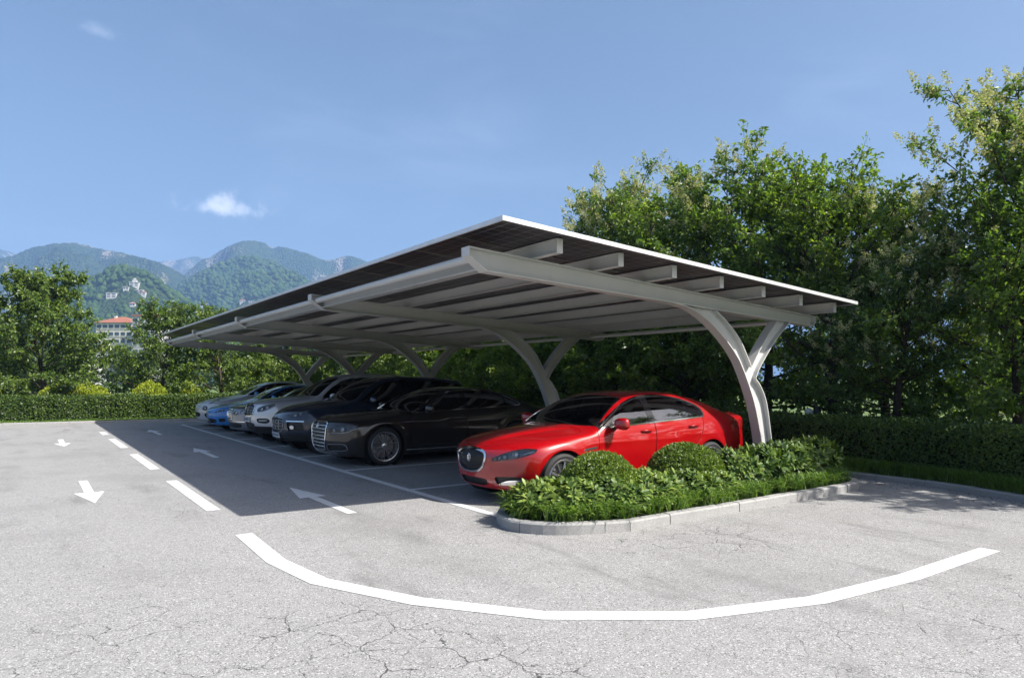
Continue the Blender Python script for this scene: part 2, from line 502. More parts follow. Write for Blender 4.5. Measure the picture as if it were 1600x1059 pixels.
# the curved line of straight strokes
arc = [(1.83, 7.40), (1.79, 6.13), (1.89, 5.31), (2.30, 4.42), (2.86, 3.66), (3.66, 3.08), (4.69, 2.76), (5.84, 2.65), (7.42, 2.64)]
A = [np.array(p) for p in arc]; half = 0.085; L_, R_ = [], []
for i in range(len(A)):
    a = A[i] - A[i - 1] if i else A[1] - A[0]; b = A[i + 1] - A[i] if i < len(A) - 1 else A[i] - A[i - 1]
    d = a / np.linalg.norm(a) + b / np.linalg.norm(b); d /= np.linalg.norm(d); n = np.array([-d[1], d[0]])
    L_.append(A[i] + n * half); R_.append(A[i] - n * half)
mb = MB()
for i in range(len(A) - 1):
    mb.add([(*R_[i], ZP), (*R_[i + 1], ZP), (*L_[i + 1], ZP), (*L_[i], ZP)], [(0, 1, 2, 3)])
o = mb.build('curved_line', M_paint, lot); o['label'] = 'wide white curved guide line of straight strokes'
if o.data.polygons[0].normal.z < 0: o.data.flip_normals()
stripe('stall_line', [(-6.0, 28.5), (-0.80, 28.0), (-0.80, 28.15), (-6.0, 28.65)])

# ------------------------------------------------------------------ kerbs, stone by stone
def walk(poly, step, start=0.0):
    P = [np.array(p, float) for p in poly]; seg = [np.linalg.norm(P[i + 1] - P[i]) for i in range(len(P) - 1)]
    tot = sum(seg); out = []; s = start
    def at(s):
        for i, l in enumerate(seg):
            if s <= l or i == len(seg) - 1: return P[i] + (P[i + 1] - P[i]) * (s / l)
            s -= l
    while s < tot - 0.02:
        e = min(s + step, tot); n = max(2, int((e - s) / 0.12) + 1)
        out.append([at(s + (e - s) * k / (n - 1)) for k in range(n)]); s = e
    return out
def kerb_run(name, label, poly, step, width, h, gap=0.004, inner=1):
    root = empty(name, (0, 0, 0), label, None, None, 'structure')
    rnd = random.Random(len(poly) * 7 + 1)
    for st in walk(poly, step):
        A = [np.array(p) for p in st]
        d0 = (A[1] - A[0]) / np.linalg.norm(A[1] - A[0]); A[0] = A[0] + d0 * gap
        d1 = (A[-1] - A[-2]) / max(np.linalg.norm(A[-1] - A[-2]), 1e-6); A[-1] = A[-1] - d1 * gap
        prof = [(0.0, -0.08), (0.0, h - 0.018), (0.016, h), (width, h), (width, -0.08)]
        dz = rnd.uniform(-0.004, 0.004); dy = rnd.uniform(-0.004, 0.004)
        vs, fs = [], []; m = len(prof)
        for i in range(len(A)):
            d = A[min(i + 1, len(A) - 1)] - A[max(i - 1, 0)]; d = d / np.linalg.norm(d); n = np.array([-d[1], d[0]]) * inner
            for (a, z) in prof:
                q = A[i] + n * (a + dy); vs.append((q[0], q[1], z + (dz if z > 0 else 0)))
        for i in range(len(A) - 1):
            for k in range(m):
                a, b = i * m + k, i * m + (k + 1) % m
                fs.append((a, b, b + m, a + m))
        fs += [tuple(range(m)), tuple(range(len(A) * m - 1, (len(A) - 1) * m - 1, -1))]
        mb = MB(); mb.add(vs, fs); mb.build('kerb_stone', M_kerb, root)
    return root
# planting island: rounded nose, straight side, rounded return to the hedge bed
nose = catmull([(4.52, 6.62), (4.28, 6.32), (4.18, 5.92), (4.35, 5.57), (4.68, 5.34), (5.20, 5.16)], 6)
side = [(5.2, 5.16), (9.55, 5.16)]
ret = catmull([(9.55, 5.16), (9.95, 5.22), (10.25, 5.42), (10.55, 5.78), (10.8, 6.1)], 4)
isl = [tuple(p) for p in nose] + [tuple(p) for p in ret[1:]]
HK = 0.135
kerb_run('island_kerb', 'pale concrete kerb stones edging the planting island', [tuple(p) for p in nose], 0.93, 0.11, HK)
kerb_run('island_kerb', 'straight kerb of concrete blocks along the planting island', [tuple(p) for p in side] + [tuple(p) for p in ret[1:]], 0.62, 0.11, HK)
kerb_run('hedge_kerb', 'low kerb in front of the right hand hedge', [(10.9, 6.2)] + RK, 0.75, 0.10, 0.11, inner=1)
kerb_run('far_kerb', 'low kerb in front of the far hedge', [(10.2, back_v(10.2)), (-34, back_v(-34))], 1.0, 0.10, 0.09, inner=-1)
kerb_run('bay_kerb', 'low kerb behind the parked cars', [(10.05, 7.0), (10.05, back_v(10.05) - 0.1)], 1.0, 0.10, 0.11, inner=-1)
# planted soil inside the island, behind the bays and in front of hedges
bed = [tuple(p) for p in nose] + [tuple(p) for p in ret] + [(10.9, 6.25), (10.4, 6.5), (9.6, 6.62)]
bed_in = []
cx = np.mean([p[0] for p in bed]); cy_ = 5.9
for p in bed:
    q = np.array(p); c = np.array([min(max(p[0], 4.75), 10.0), cy_]); d = c - q
    bed_in.append(tuple(q + d / max(np.linalg.norm(d), 1e-6) * 0.06))
mb = MB(); mb.prism(bed_in, 'z', 0.03, 0.115)
tag(mb.build('island_soil', M_soil), 'dark soil inside the planting island', None, None, 'structure')
mb = MB(); pl = [(11.16, 6.1)] + [(x + 0.08, y) for x, y in RK[1:]] + [(14, -4.5), (12.7, 1.0), (12.9, 31), (10.13, 31), (10.13, 7.05), (10.5, 6.6)]
mb.prism(pl[::-1], 'z', 0.005, 0.085)
tag(mb.build('hedge_bed', M_soil), 'dark soil bed under the right hand hedge', None, None, 'structure')
mb = MB(); mb.prism([(-34, back_v(-34) + 0.08), (10.12, back_v(10.12) + 0.08), (10.12, 33), (-34, 36)], 'z', 0.005, 0.07)
tag(mb.build('far_bed', M_lawn), 'strip of lawn under the far hedge', None, None, 'structure')
# ------------------------------------------------------------------ solar carport
def steel_material():
    m, t, b = new_mat('painted_steel')
    p = t.position()
    g = t.noise(p, 1.6, 5.0, 0.6); f = t.noise(p, 14.0, 5.0, 0.65)
    sm = t.add('ShaderNodeMapping'); t.link(p, sm.inputs[0]); sm.inputs['Scale'].default_value = (9.0, 9.0, 0.8)
    st = t.noise(sm.outputs[0], 1.0, 5.0, 0.65)
    c = t.mix(t.math('MULTIPLY', t.smooth(g, 0.4, 0.75), 0.5), (0.53, 0.525, 0.51), (0.46, 0.455, 0.44))
    c = t.mix(t.math('MULTIPLY', t.smooth(st, 0.55, 0.8), 0.30), c, (0.34, 0.33, 0.31))
    t.link(c, b.inputs['Base Color'])
    t.link(t.math('MULTIPLY_ADD', f, 0.2, 0.36), b.inputs['Roughness'])
    t.link(t.bump(f, 0.08, 0.01), b.inputs['Normal'])
    return m
M_steel = steel_material()
M_alu = plain('aluminium', (0.70, 0.70, 0.70), 0.4, 0.3, vary=0.12)
M_frame = plain('panel_frame', (0.20, 0.185, 0.175), 0.45, 0.3)
def panel_material():
    m, t, b = new_mat('solar_cells')
    p = t.coords('Object')
    s = t.add('ShaderNodeSeparateXYZ'); t.link(p, s.inputs[0])
    def lines(x, pitch, w):
        q = t.math('PINGPONG', x, pitch * 0.5)
        return t.math('LESS_THAN', q, w * 0.5)
    gx = lines(t.math('ADD', s.outputs[0], 5.0), 0.1705, 0.005); gy = lines(t.math('ADD', s.outputs[1], 5.0), 0.1640, 0.005)
    g = t.math('MAXIMUM', gx, gy)
    fine = t.math('MULTIPLY', lines(t.math('ADD', s.outputs[1], 5.0), 0.0205, 0.0016), 0.10)
    oi = t.add('ShaderNodeObjectInfo')
    n = t.noise(p, 5.0, 3.0, 0.6)
    cell = t.mix(n, (0.024, 0.012, 0.011), (0.042, 0.021, 0.019))
    cell = t.mix(t.math('MULTIPLY', oi.outputs['Random'], 0.5), cell, (0.007, 0.010, 0.016))
    c = t.mix(fine, cell, (0.12, 0.11, 0.11))
    c = t.mix(g, c, (0.42, 0.40, 0.40))
    t.link(c, b.inputs['Base Color']); b.inputs['Roughness'].default_value = 0.30
    b.inputs['Specular IOR Level'].default_value = 0.18
    return m
M_cells = panel_material()

carport = empty('solar_carport', (9.4, 6.45, 0.02), 'long white steel carport roofed with solar panels over the parked cars', 'carport')
CP = carport.location.copy()
def cp(mb, name, mats, parent=None, **kw):
    """build a part of the carport given in world coordinates"""
    o = mb.build(name, mats, carport if parent is None else parent, **kw)
    if parent is None: o.location = -CP
    return o
SL = 0.0592                                       # fall of the roof towards the back
BT = lambda u: 3.09 - SL * (u - 3.93)             # top of the main beams
RB = lambda u: 3.258 - 0.0602 * (u - 3.95)        # underside of the panels
BV = [6.43 + 5.10 * k for k in range(5)]
# main beam and column are made once and shared
fl = 0.078
bu0, bu1 = 3.93, 10.735
bb = lambda u: BT(u) - (0.245 - 0.075 * (u - bu0) / (bu1 - bu0))
web = [(bu0 + 0.004, BT(bu0) - 0.004), (bu0 + 0.004, BT(bu0) - 0.095), (bu0 + 0.235, bb(bu0 + 0.235) + 0.004), (bu1 - 0.07, bb(bu1 - 0.07) + 0.004), (bu1 - 0.004, bb(bu1) + 0.075), (bu1 - 0.004, BT(bu1) - 0.004)]
mb = MB(); mb.prism(web, 'y', -0.007, 0.007)
outl = [(bu0, BT(bu0)), (bu0, BT(bu0) - 0.1), (bu0 + 0.235, bb(bu0 + 0.235)), (bu1 - 0.07, bb(bu1 - 0.07)), (bu1, bb(bu1) + 0.07), (bu1, BT(bu1))]
mb.ribbon(outl, -fl, fl, 0.014, closed=True)
def stiff(u):                                      # web stiffeners over the arms
    mb.box((u - 0.006, -fl + 0.006, bb(u) + 0.007), (u + 0.006, fl - 0.006, BT(u) - 0.016))
beam0 = mb.build('beam', M_steel, carport, bevel=0.0); beam0.location = (-CP.x, 0, -CP.z)
cl_left = [tuple(p) for p in catmull([(9.30, 0.0), (9.277, 0.37), (9.208, 0.773), (9.049, 1.281), (8.781, 1.778), (8.585, 2.021), (8.311, 2.255), (7.964, 2.477), (7.62, 2.62), (7.25, bb(7.25) - 0.002)], 4)]
cl_in1 = [tuple(p) for p in catmull([(8.15, bb(8.15) - 0.002), (8.42, 2.475), (8.682, 2.262), (8.85, 2.046), (8.99, 1.83)], 4)]
cl_in2 = [tuple(p) for p in catmull([(8.99, 1.83), (9.162, 2.054), (9.376, 2.294), (9.66, bb(9.66) - 0.002)], 5)]
cl_rarm = [tuple(p) for p in catmull([(10.0, bb(10.0) - 0.002), (9.60, 2.235), (9.22, 1.834), (9.10, 1.65)], 5)]
cl_trunk = [tuple(p) for p in catmull([(9.10, 1.65), (9.225, 1.531), (9.376, 1.275), (9.493, 0.76), (9.561, 0.35), (9.59, 0.0)], 4)]
mb = MB()
poly = cl_left + cl_in1[:-1] + cl_in2 + cl_rarm[:-1] + cl_trunk
# the web as quads between matching curves keeps clean shading
def fill_between(c1, c2, y0, y1, n=24):
    def res(c):
        P = np.array(c); d = np.r_[0, np.cumsum(np.linalg.norm(np.diff(P, axis=0), axis=1))]; s = np.linspace(0, d[-1], n)
        return np.c_[np.interp(s, d, P[:, 0]), np.interp(s, d, P[:, 1])]
    a, b = res(c1), res(c2)
    for i in range(n - 1):
        q = [a[i], b[i], b[i + 1], a[i + 1]]
        mb.add([(x, y0, z) for x, z in q] + [(x, y1, z) for x, z in q], [(0, 1, 2, 3), (7, 6, 5, 4)])
k_f = min(range(len(cl_left)), key=lambda i: abs(cl_left[i][1] - 1.64))
fill_between(cl_left[:k_f + 1], cl_trunk[::-1], -0.007, 0.007)
fill_between(cl_left[k_f:], [cl_trunk[0]] + [(8.99, 1.83)] + cl_in1[::-1][1:], -0.0075, 0.0075)
fill_between(cl_in2, [(9.10, 1.65)] + cl_rarm[::-1][1:], -0.0065, 0.0065)
mb.ribbon(cl_left, -fl, fl, -0.014)
mb.ribbon(cl_in1[:-1] + [(8.99, 1.83)], -fl, fl, -0.013)
mb.ribbon(cl_in2, -fl, fl, -0.013)
mb.ribbon(cl_rarm, -fl, fl, -0.014)
mb.ribbon(cl_trunk, -fl + 0.001, fl - 0.001, -0.014)
column0 = mb.build('column', M_steel, carport, recalc=False); column0.location = (-CP.x, 0, -CP.z)
bm = bmesh.new(); bm.from_mesh(column0.data); bmesh.ops.recalc_face_normals(bm, faces=bm.faces); bm.to_mesh(column0.data); bm.free()
mb = MB(); mb.box((9.16, -0.2, 0.03), (9.74, 0.2, 0.055))
for x in (9.21, 9.69):
    for y in (-0.15, 0.15): mb.tube([(x, y, 0.055), (x, y, 0.1)], 0.016, 6)
plate0 = mb.build('base_plate', M_steel, column0)
def copy_part(o, parent):
    c = o.copy(); col.objects.link(c); c.parent = parent
    for ch in list(o.children): copy_part(ch, c)
    return c
for k, v in enumerate(BV):
    for proto in (beam0, column0):
        o = proto if k == 0 else copy_part(proto, carport)
        o.location = (-CP.x, v - CP.y, -CP.z)
# purlins: I sections lying across the beams
V_A, V_B = 5.74, 27.55
for k in range(7):
    u = 4.84 + 0.945 * k
    z1 = RB(u) - 0.003; z0 = BT(u) + 0.003
    mb = MB()
    mb.box((u - 0.004, V_A + 0.16, z0 + 0.009), (u + 0.004, V_B - 0.12, z1 - 0.009))
    mb.box((u - 0.045, V_A + 0.16, z0), (u + 0.045, V_B - 0.12, z0 + 0.009))
    mb.box((u - 0.045, V_A + 0.16, z1 - 0.009), (u + 0.045, V_B - 0.12, z1))
    mb.box((u - 0.043, V_A + 0.155, z0 + 0.001), (u + 0.043, V_A + 0.16, z1 - 0.001))
    cp(mb, 'purlin', M_steel)
# front edge tube and its channel, rear tie tube, between the beams
mb = MB(); mb.tube([(4.045, BV[0] + 0.10, 2.985), (4.045, BV[-1] + 0.25, 2.985)], 0.047, 16); cp(mb, 'edge_tube', M_steel, smooth='auto')
mb = MB(); mb.box((4.16, BV[0] + 0.007, 2.875), (4.17, BV[-1] - 0.007, 2.975)); mb.box((4.105, BV[0] + 0.007, 2.866), (4.17, BV[-1] - 0.007, 2.875))
cp(mb, 'edge_channel', M_steel)
mb = MB(); mb.tube([(10.35, BV[0] + 0.01, 2.60), (10.35, BV[-1] - 0.01, 2.60)], 0.04, 12); cp(mb, 'tie_tube', M_steel, smooth='auto')
# solar panels: 4 across, 22 along
NU, NV = 4, 22
pu_, pv_ = (10.86 - 3.97) / NU, (V_B - V_A) / NV
mb = MB()
hx, hy = pu_ / 2 - 0.004, pv_ / 2 - 0.004
mb.mi = 0; mb.box((-hx + 0.007, -hy + 0.007, 0.008), (hx - 0.007, hy - 0.007, 0.016))
mb.mi = 1
for a, b in (((-hx, -hy, 0), (hx, -hy + 0.007, 0.034)), ((-hx, hy - 0.007, 0), (hx, hy, 0.034)), ((-hx, -hy + 0.007, 0), (-hx + 0.007, hy - 0.007, 0.034)), ((hx - 0.007, -hy + 0.007, 0), (hx, hy - 0.007, 0.034))):
    mb.box(a, b)
pan0 = None
ang = math.atan(0.0602)
for i in range(NU):
    for j in range(NV):
        u = 3.97 + pu_ * (i + 0.5); v = V_A + pv_ * (j + 0.5)
        if pan0 is None: o = pan0 = mb.build('solar_panel', [M_cells, M_frame], carport)
        else: o = pan0.copy(); col.objects.link(o); o.parent = carport
        o.location = (u - CP.x, v - CP.y, RB(u) + 0.002 - CP.z); o.rotation_euler = (0, ang, 0)
# edge trims
def trim(p0, p1, w, h):
    (u0, v0), (u1, v1) = p0, p1
    vs = []
    for (u, v) in ((u0, v0), (u1, v0), (u1, v1), (u0, v1)): vs.append((u, v, RB(u) - 0.004))
    for (u, v) in ((u0, v0), (u1, v0), (u1, v1), (u0, v1)): vs.append((u, v, RB(u) + h))
    mb = MB(); mb.add(vs, [(0, 3, 2, 1), (4, 5, 6, 7), (0, 1, 5, 4), (1, 2, 6, 5), (2, 3, 7, 6), (3, 0, 4, 7)])
    cp(mb, 'edge_trim', M_alu)
trim((3.945, V_A - 0.02), (3.966, V_B + 0.02), 0, 0.044)
trim((10.864, V_A - 0.02), (10.885, V_B + 0.02), 0, 0.044)
trim((3.967, V_A - 0.02), (10.863, V_A - 0.002), 0, 0.044)
trim((3.967, V_B + 0.002), (10.863, V_B + 0.02), 0, 0.044)
# ------------------------------------------------------------------ cars
def paint(name, color, rough=0.30, metal=0.0, flake=0.0, cior=1.5):
    m, t, b = new_mat(name)
    b.inputs['Base Color'].default_value = (*color, 1)
    b.inputs['Metallic'].default_value = metal
    b.inputs['Roughness'].default_value = rough
    b.inputs['Coat Weight'].default_value = 1.0; b.inputs['Coat Roughness'].default_value = 0.015
    b.inputs['Coat IOR'].default_value = cior; b.inputs['Specular IOR Level'].default_value = 0.25
    p = t.coords('Object')
    if flake:
        vo = t.add('ShaderNodeTexVoronoi'); vo.inputs['Scale'].default_value = 900.0; t.link(p, vo.inputs['Vector'])
        s = t.add('ShaderNodeSeparateColor'); t.link(vo.outputs['Color'], s.inputs[0])
        t.link(t.mix(t.math('MULTIPLY', s.outputs[0], flake), color, tuple(min(1, c * 2.2 + 0.02) for c in color)), b.inputs['Base Color'])
    n = t.noise(p, 1.7, 4.0, 0.6)                       # a little dust
    t.link(t.math('MULTIPLY_ADD', t.smooth(n, 0.4, 0.8), 0.03, 0.006), b.inputs['Coat Roughness'])
    return m
M_red = paint('red_paint', (0.33, 0.0015, 0.004), 0.30, 0.0, 0.0, 1.7)
M_blackp = paint('black_brown_paint', (0.011, 0.0078, 0.0060), 0.3, 0.0, 0.3, 1.55)
M_navy = paint('navy_paint', (0.008, 0.014, 0.027), 0.3, 0.1, 0.4, 1.6)
M_silver = paint('silver_paint', (0.58, 0.59, 0.61), 0.30, 0.35, 0.2)
M_grey = paint('grey_paint', (0.20, 0.205, 0.215), 0.28, 0.5, 0.4)
M_bluep = paint('blue_paint', (0.03, 0.19, 0.52), 0.28, 0.1, 0.3)
M_pearl = paint('pearl_paint', (0.56, 0.57, 0.58), 0.30, 0.2, 0.2)
M_chrome = plain('chrome', (0.82, 0.82, 0.83), 0.10, 1.0)
M_rim = plain('alloy', (0.62, 0.62, 0.63), 0.25, 0.9)
M_rimd = plain('dark_alloy', (0.30, 0.30, 0.31), 0.25, 0.9)
M_tyre = plain('tyre_rubber', (0.022, 0.022, 0.022), 0.75, vary=0.3, vscale=20.0, bump=0.2)
M_blk = plain('black_plastic', (0.012, 0.012, 0.013), 0.45)
M_gloss = plain('gloss_black', (0.006, 0.006, 0.007), 0.06, coat=0.5)
M_well = plain('wheel_well', (0.008, 0.008, 0.008), 0.9)
M_seat = plain('seat_leather', (0.035, 0.032, 0.030), 0.55)
M_seatl = plain('seat_leather_tan', (0.19, 0.15, 0.11), 0.55)
M_disc = plain('brake_disc', (0.32, 0.31, 0.30), 0.35, 0.9)
M_refl = plain('lamp_reflector', (0.72, 0.73, 0.75), 0.22, 0.55)
M_lampd = plain('lamp_housing', (0.045, 0.048, 0.055), 0.25, 0.3)
M_lampm = plain('lamp_housing_grey', (0.13, 0.14, 0.16), 0.25, 0.5)
M_plate = plain('plate_white', (0.62, 0.63, 0.64), 0.45)
M_plateb = plain('plate_blue', (0.02, 0.06, 0.25), 0.45)
M_tail = plain('tail_lamp_red', (0.22, 0.006, 0.008), 0.12, coat=1.0)
M_badge = plain('badge_blue', (0.08, 0.25, 0.55), 0.2, 0.3, coat=0.6)
def glass_mat(name, tint, refl_rough=0.01, ior=1.52):
    m, t, b = new_mat(name)
    t.n.remove(b)
    tr = t.add('ShaderNodeBsdfTransparent'); tr.inputs[0].default_value = (*tint, 1)
    gl = t.add('ShaderNodeBsdfGlossy'); gl.inputs['Roughness'].default_value = refl_rough; gl.inputs['Color'].default_value = (0.95, 0.97, 1, 1)
    fr = t.add('ShaderNodeFresnel'); fr.inputs['IOR'].default_value = ior
    mx = t.add('ShaderNodeMixShader'); t.link(t.math('MULTIPLY', fr.outputs[0], 1.25, clamp=True), mx.inputs[0])
    t.link(tr.outputs[0], mx.inputs[1]); t.link(gl.outputs[0], mx.inputs[2])
    t.link(mx.outputs[0], [n for n in t.n if n.type == 'OUTPUT_MATERIAL'][0].inputs['Surface'])
    return m
M_glass = glass_mat('car_glass', (0.30, 0.33, 0.33), ior=1.9)
M_glassd = glass_mat('privacy_glass', (0.07, 0.075, 0.08), ior=2.1)
M_lens = glass_mat('lamp_glass', (0.96, 0.97, 0.98), ior=1.42)

def pchip_table(pts, n=1200, sigma=0.03, pad=0.4):
    P = np.array(pts, float); x, y = P[:, 0], P[:, 1]
    h = np.diff(x); d = np.diff(y) / h; m = np.zeros(len(x)); m[0], m[-1] = d[0], d[-1]
    for i in range(1, len(x) - 1):
        if d[i - 1] * d[i] > 0:
            w1, w2 = 2 * h[i] + h[i - 1], h[i] + 2 * h[i - 1]; m[i] = (w1 + w2) / (w1 / d[i - 1] + w2 / d[i])
    X = np.linspace(x[0] - pad, x[-1] + pad, n); xc = np.clip(X, x[0], x[-1])
    k = np.clip(np.searchsorted(x, xc) - 1, 0, len(x) - 2); t = (xc - x[k]) / h[k]
    Y = (2 * t**3 - 3 * t**2 + 1) * y[k] + (t**3 - 2 * t**2 + t) * h[k] * m[k] + (-2 * t**3 + 3 * t**2) * y[k + 1] + (t**3 - t**2) * h[k] * m[k + 1]
    if sigma > 0:
        st = X[1] - X[0]; r = int(3 * sigma / st) + 1; g = np.exp(-0.5 * (np.arange(-r, r + 1) * st / sigma) ** 2); g /= g.sum()
        Y = np.convolve(np.pad(Y, r, mode='edge'), g, mode='valid')
    return lambda q: np.interp(q, X, Y)
def smax(a, b, k):
    h = np.maximum(k - np.abs(a - b), 0) / k
    return np.maximum(a, b) + h * h * h * k / 6.0
def sdf_poly(pts):
    P = np.array(pts, float); lo_ = P.min(0) - 0.35; hi_ = P.max(0) + 0.35
    def f(x, y):
        x = np.asarray(x, float); y = np.asarray(y, float)
        near = (x > lo_[0]) & (x < hi_[0]) & (y > lo_[1]) & (y < hi_[1])
        if not near.all():
            out = np.full(x.shape, 0.35)
            if near.any(): out[near] = f(x[near], y[near])
            return out
        d2 = np.full(x.shape, 1e9); s = np.ones(x.shape)
        n = len(P); j = n - 1
        for i in range(n):
            ax, ay = P[i]; bx, by = P[j]
            ex, ey = bx - ax, by - ay; wx, wy = x - ax, y - ay
            t = np.clip((wx * ex + wy * ey) / (ex * ex + ey * ey + 1e-12), 0, 1)
            d2 = np.minimum(d2, (wx - ex * t) ** 2 + (wy - ey * t) ** 2)
            c1 = y >= ay; c2 = y < by; c3 = ex * wy > ey * wx
            flip = (c1 & c2 & c3) | (~c1 & ~c2 & ~c3); s = np.where(flip, -s, s); j = i
        return s * np.sqrt(d2)
    f.pts = P
    return f
def rounded(pts, it=2, keep=0.22):
    """corner cutting; a third value 1 on a point keeps it sharp"""
    P = [(p[0], p[1], p[2] if len(p) > 2 else 0) for p in pts]
    for _ in range(it):
        Q = []; n = len(P)
        for i in range(n):
            p, a, b = P[i], P[i - 1], P[(i + 1) % n]
            if p[2]: Q.append(p); continue
            Q.append((p[0] + (a[0] - p[0]) * keep, p[1] + (a[1] - p[1]) * keep, 0)); Q.append((p[0] + (b[0] - p[0]) * keep, p[1] + (b[1] - p[1]) * keep, 0))
        P = Q
    return [(p[0], p[1]) for p in P]

class Body:
    def __init__(s, sp):
        s.sp = sp; s.L = sp['L']
        s.top = pchip_table(sp['top'], sigma=sp.get('top_s', 0.045)); s.belt = pchip_table(sp['belt'], sigma=0.08)
        s.plan = pchip_table(sp['plan'], sigma=0.10); s.sect = pchip_table(sp['sect'], sigma=sp.get('sect_s', 0.02), pad=1.5)
        s.nose = pchip_table(sp['nose'], sigma=0.03); s.tail = pchip_table(sp['tail'], sigma=0.03)
        s.crown = pchip_table(sp['crown'], sigma=0.15); s.kk = pchip_table(sp['round'], sigma=0.15)
        s.bot = pchip_table(sp['bot'], sigma=0.05); s.cabw = pchip_table(sp.get('cabw', [(0, 1), (s.L, 1)]), sigma=0.15)
        s.t1, s.t2 = sp.get('tumble', (0.42, 0.35))
        s.W = sp['W']
    def ws(s, x, z):
        b = s.belt(x); t = (z - 0.2) / (b - 0.2)
        lo = s.sect(np.clip(t, -0.3, 1.0)); zr = np.maximum(z - b, 0)
        up = (s.t1 * zr + s.t2 * zr * zr) * s.cabw(x)
        w = s.W * s.plan(x) * lo - up
        for (ax, az, ra) in s.sp['axles']:
            r = np.sqrt((x - ax) ** 2 + (z - az) ** 2)
            w = w + s.sp.get('flare', 0.018) * np.exp(-((r - ra - 0.03) / 0.085) ** 2) * (z < 1.2)
        for (z0, x0, x1, amp, wd, sl) in s.sp.get('creases', []):
            zz = z - (z0 + sl * (x - x0)); fade = np.clip((x - x0) / 0.25, 0, 1) * np.clip((x1 - x) / 0.25, 0, 1)
            w = w + amp * fade * np.exp(-np.abs(zz) / wd)
        return w
    def topz(s, x, ay):
        t = s.top(x) - s.crown(x) * ay ** 2.2
        for (y0, y1, x0, x1, amp) in s.sp.get('hood', []):       # raised centre of the bonnet
            yb = y0 + (y1 - y0) * np.clip((x - x0) / (x1 - x0), 0, 1)
            fade = np.clip((x - x0) / 0.3, 0, 1) * np.clip((x1 - x) / 0.3, 0, 1)
            t = t + amp * fade * (0.5 - 0.5 * np.tanh((ay - yb) / 0.022))
        return t
    def F(s, P):
        x, ay, z = P[:, 0], np.sqrt(P[:, 1] ** 2 + 1e-6), P[:, 2]
        e = 0.01; dt = (s.top(x + e) - s.top(x - e)) / (2 * e); ct = 1 / np.sqrt(1 + dt * dt)
        side = (ay - s.ws(x, z)) * np.where(z > s.belt(x), 0.90, 1.0)
        top = (z - s.topz(x, ay)) * ct
        bn, pn = s.sp['bow_n']; bt, pt = s.sp['bow_t']
        nose = (s.nose(z) + bn * (ay / s.W) ** pn - x) * 0.9
        tail = (x - (s.tail(z) - bt * (ay / s.W) ** pt)) * 0.9
        f = smax(side, top, s.kk(x)); f = smax(f, nose, s.sp.get('kn', 0.16)); f = smax(f, tail, s.sp.get('kt', 0.16))
        return smax(f, s.bot(x) - z, 0.06)
    def shoot(s, O, D, far=2.2, it=19):
        lo = np.zeros(len(O)); hi = np.full(len(O), far)
        for _ in range(it):
            m = 0.5 * (lo + hi); ins = s.F(O + D * m[:, None]) < 0
            lo = np.where(ins, m, lo); hi = np.where(ins, hi, m)
        return O + D * (0.5 * (lo + hi))[:, None]
    def grad(s, P):
        e = 0.004; G = np.empty_like(P)
        for k in range(3):
            d = np.zeros(3); d[k] = e; G[:, k] = s.F(P + d) - s.F(P - d)
        return unit_(G)
    def mesh(s, n_cap, n_mid, n_th):
        xa, xb, zc = s.sp['axles'][0][0] + 0.12, s.sp['axles'][1][0] + 0.1, 0.60
        th = np.linspace(0, 2 * np.pi, n_th, endpoint=False) + np.pi / 2
        O, D = [], []
        for f in np.linspace(0.0, 0.5 * np.pi, n_cap, endpoint=False):
            f = max(f, 0.004)
            D.append(np.stack([np.full(n_th, -np.cos(f)), np.sin(f) * np.cos(th), np.sin(f) * np.sin(th)], -1)); O.append(np.tile([xa, 0, zc], (n_th, 1)))
        for x in np.linspace(xa, xb, n_mid):
            D.append(np.stack([np.zeros(n_th), np.cos(th), np.sin(th)], -1)); O.append(np.tile([x, 0, zc], (n_th, 1)))
        for f in np.linspace(0.5 * np.pi, 0, n_cap + 1)[1:]:
            f = max(f, 0.004)
            D.append(np.stack([np.full(n_th, np.cos(f)), np.sin(f) * np.cos(th), np.sin(f) * np.sin(th)], -1)); O.append(np.tile([xb, 0, zc], (n_th, 1)))
        m = len(O); V = s.shoot(np.concatenate(O), np.concatenate(D))
        i, j = np.meshgrid(np.arange(m - 1), np.arange(n_th), indexing='ij')
        a, b = i * n_th + j, i * n_th + (j + 1) % n_th; c, d = b + n_th, a + n_th
        T = np.concatenate([np.stack([a, d, c], -1).reshape(-1, 3), np.stack([a, c, b], -1).reshape(-1, 3)])
        # orientation: outwards
        N = s.grad(V); fn = np.cross(V[T[:, 1]] - V[T[:, 0]], V[T[:, 2]] - V[T[:, 0]])
        fl = (fn * N[T[:, 0]]).sum(1) < 0; T[fl] = T[fl][:, ::-1]
        return V, T
    def side_pt(s, x, z, side=-1):
        P = s.shoot(np.array([[x, 0, z]]), np.array([[0, float(side), 0]])); return P[0], s.grad(P)[0]
    def front_pt(s, y, z):
        P = s.shoot(np.array([[1.0, y, z]]), np.array([[-1.0, 0, 0]])); return P[0], s.grad(P)[0]
    def top_pt(s, x, y):
        P = s.shoot(np.array([[x, y, 0.5]]), np.array([[0, 0, 1.0]])); return P[0], s.grad(P)[0]
def unit_(a): return a / np.maximum(np.linalg.norm(a, axis=-1, keepdims=True), 1e-9)

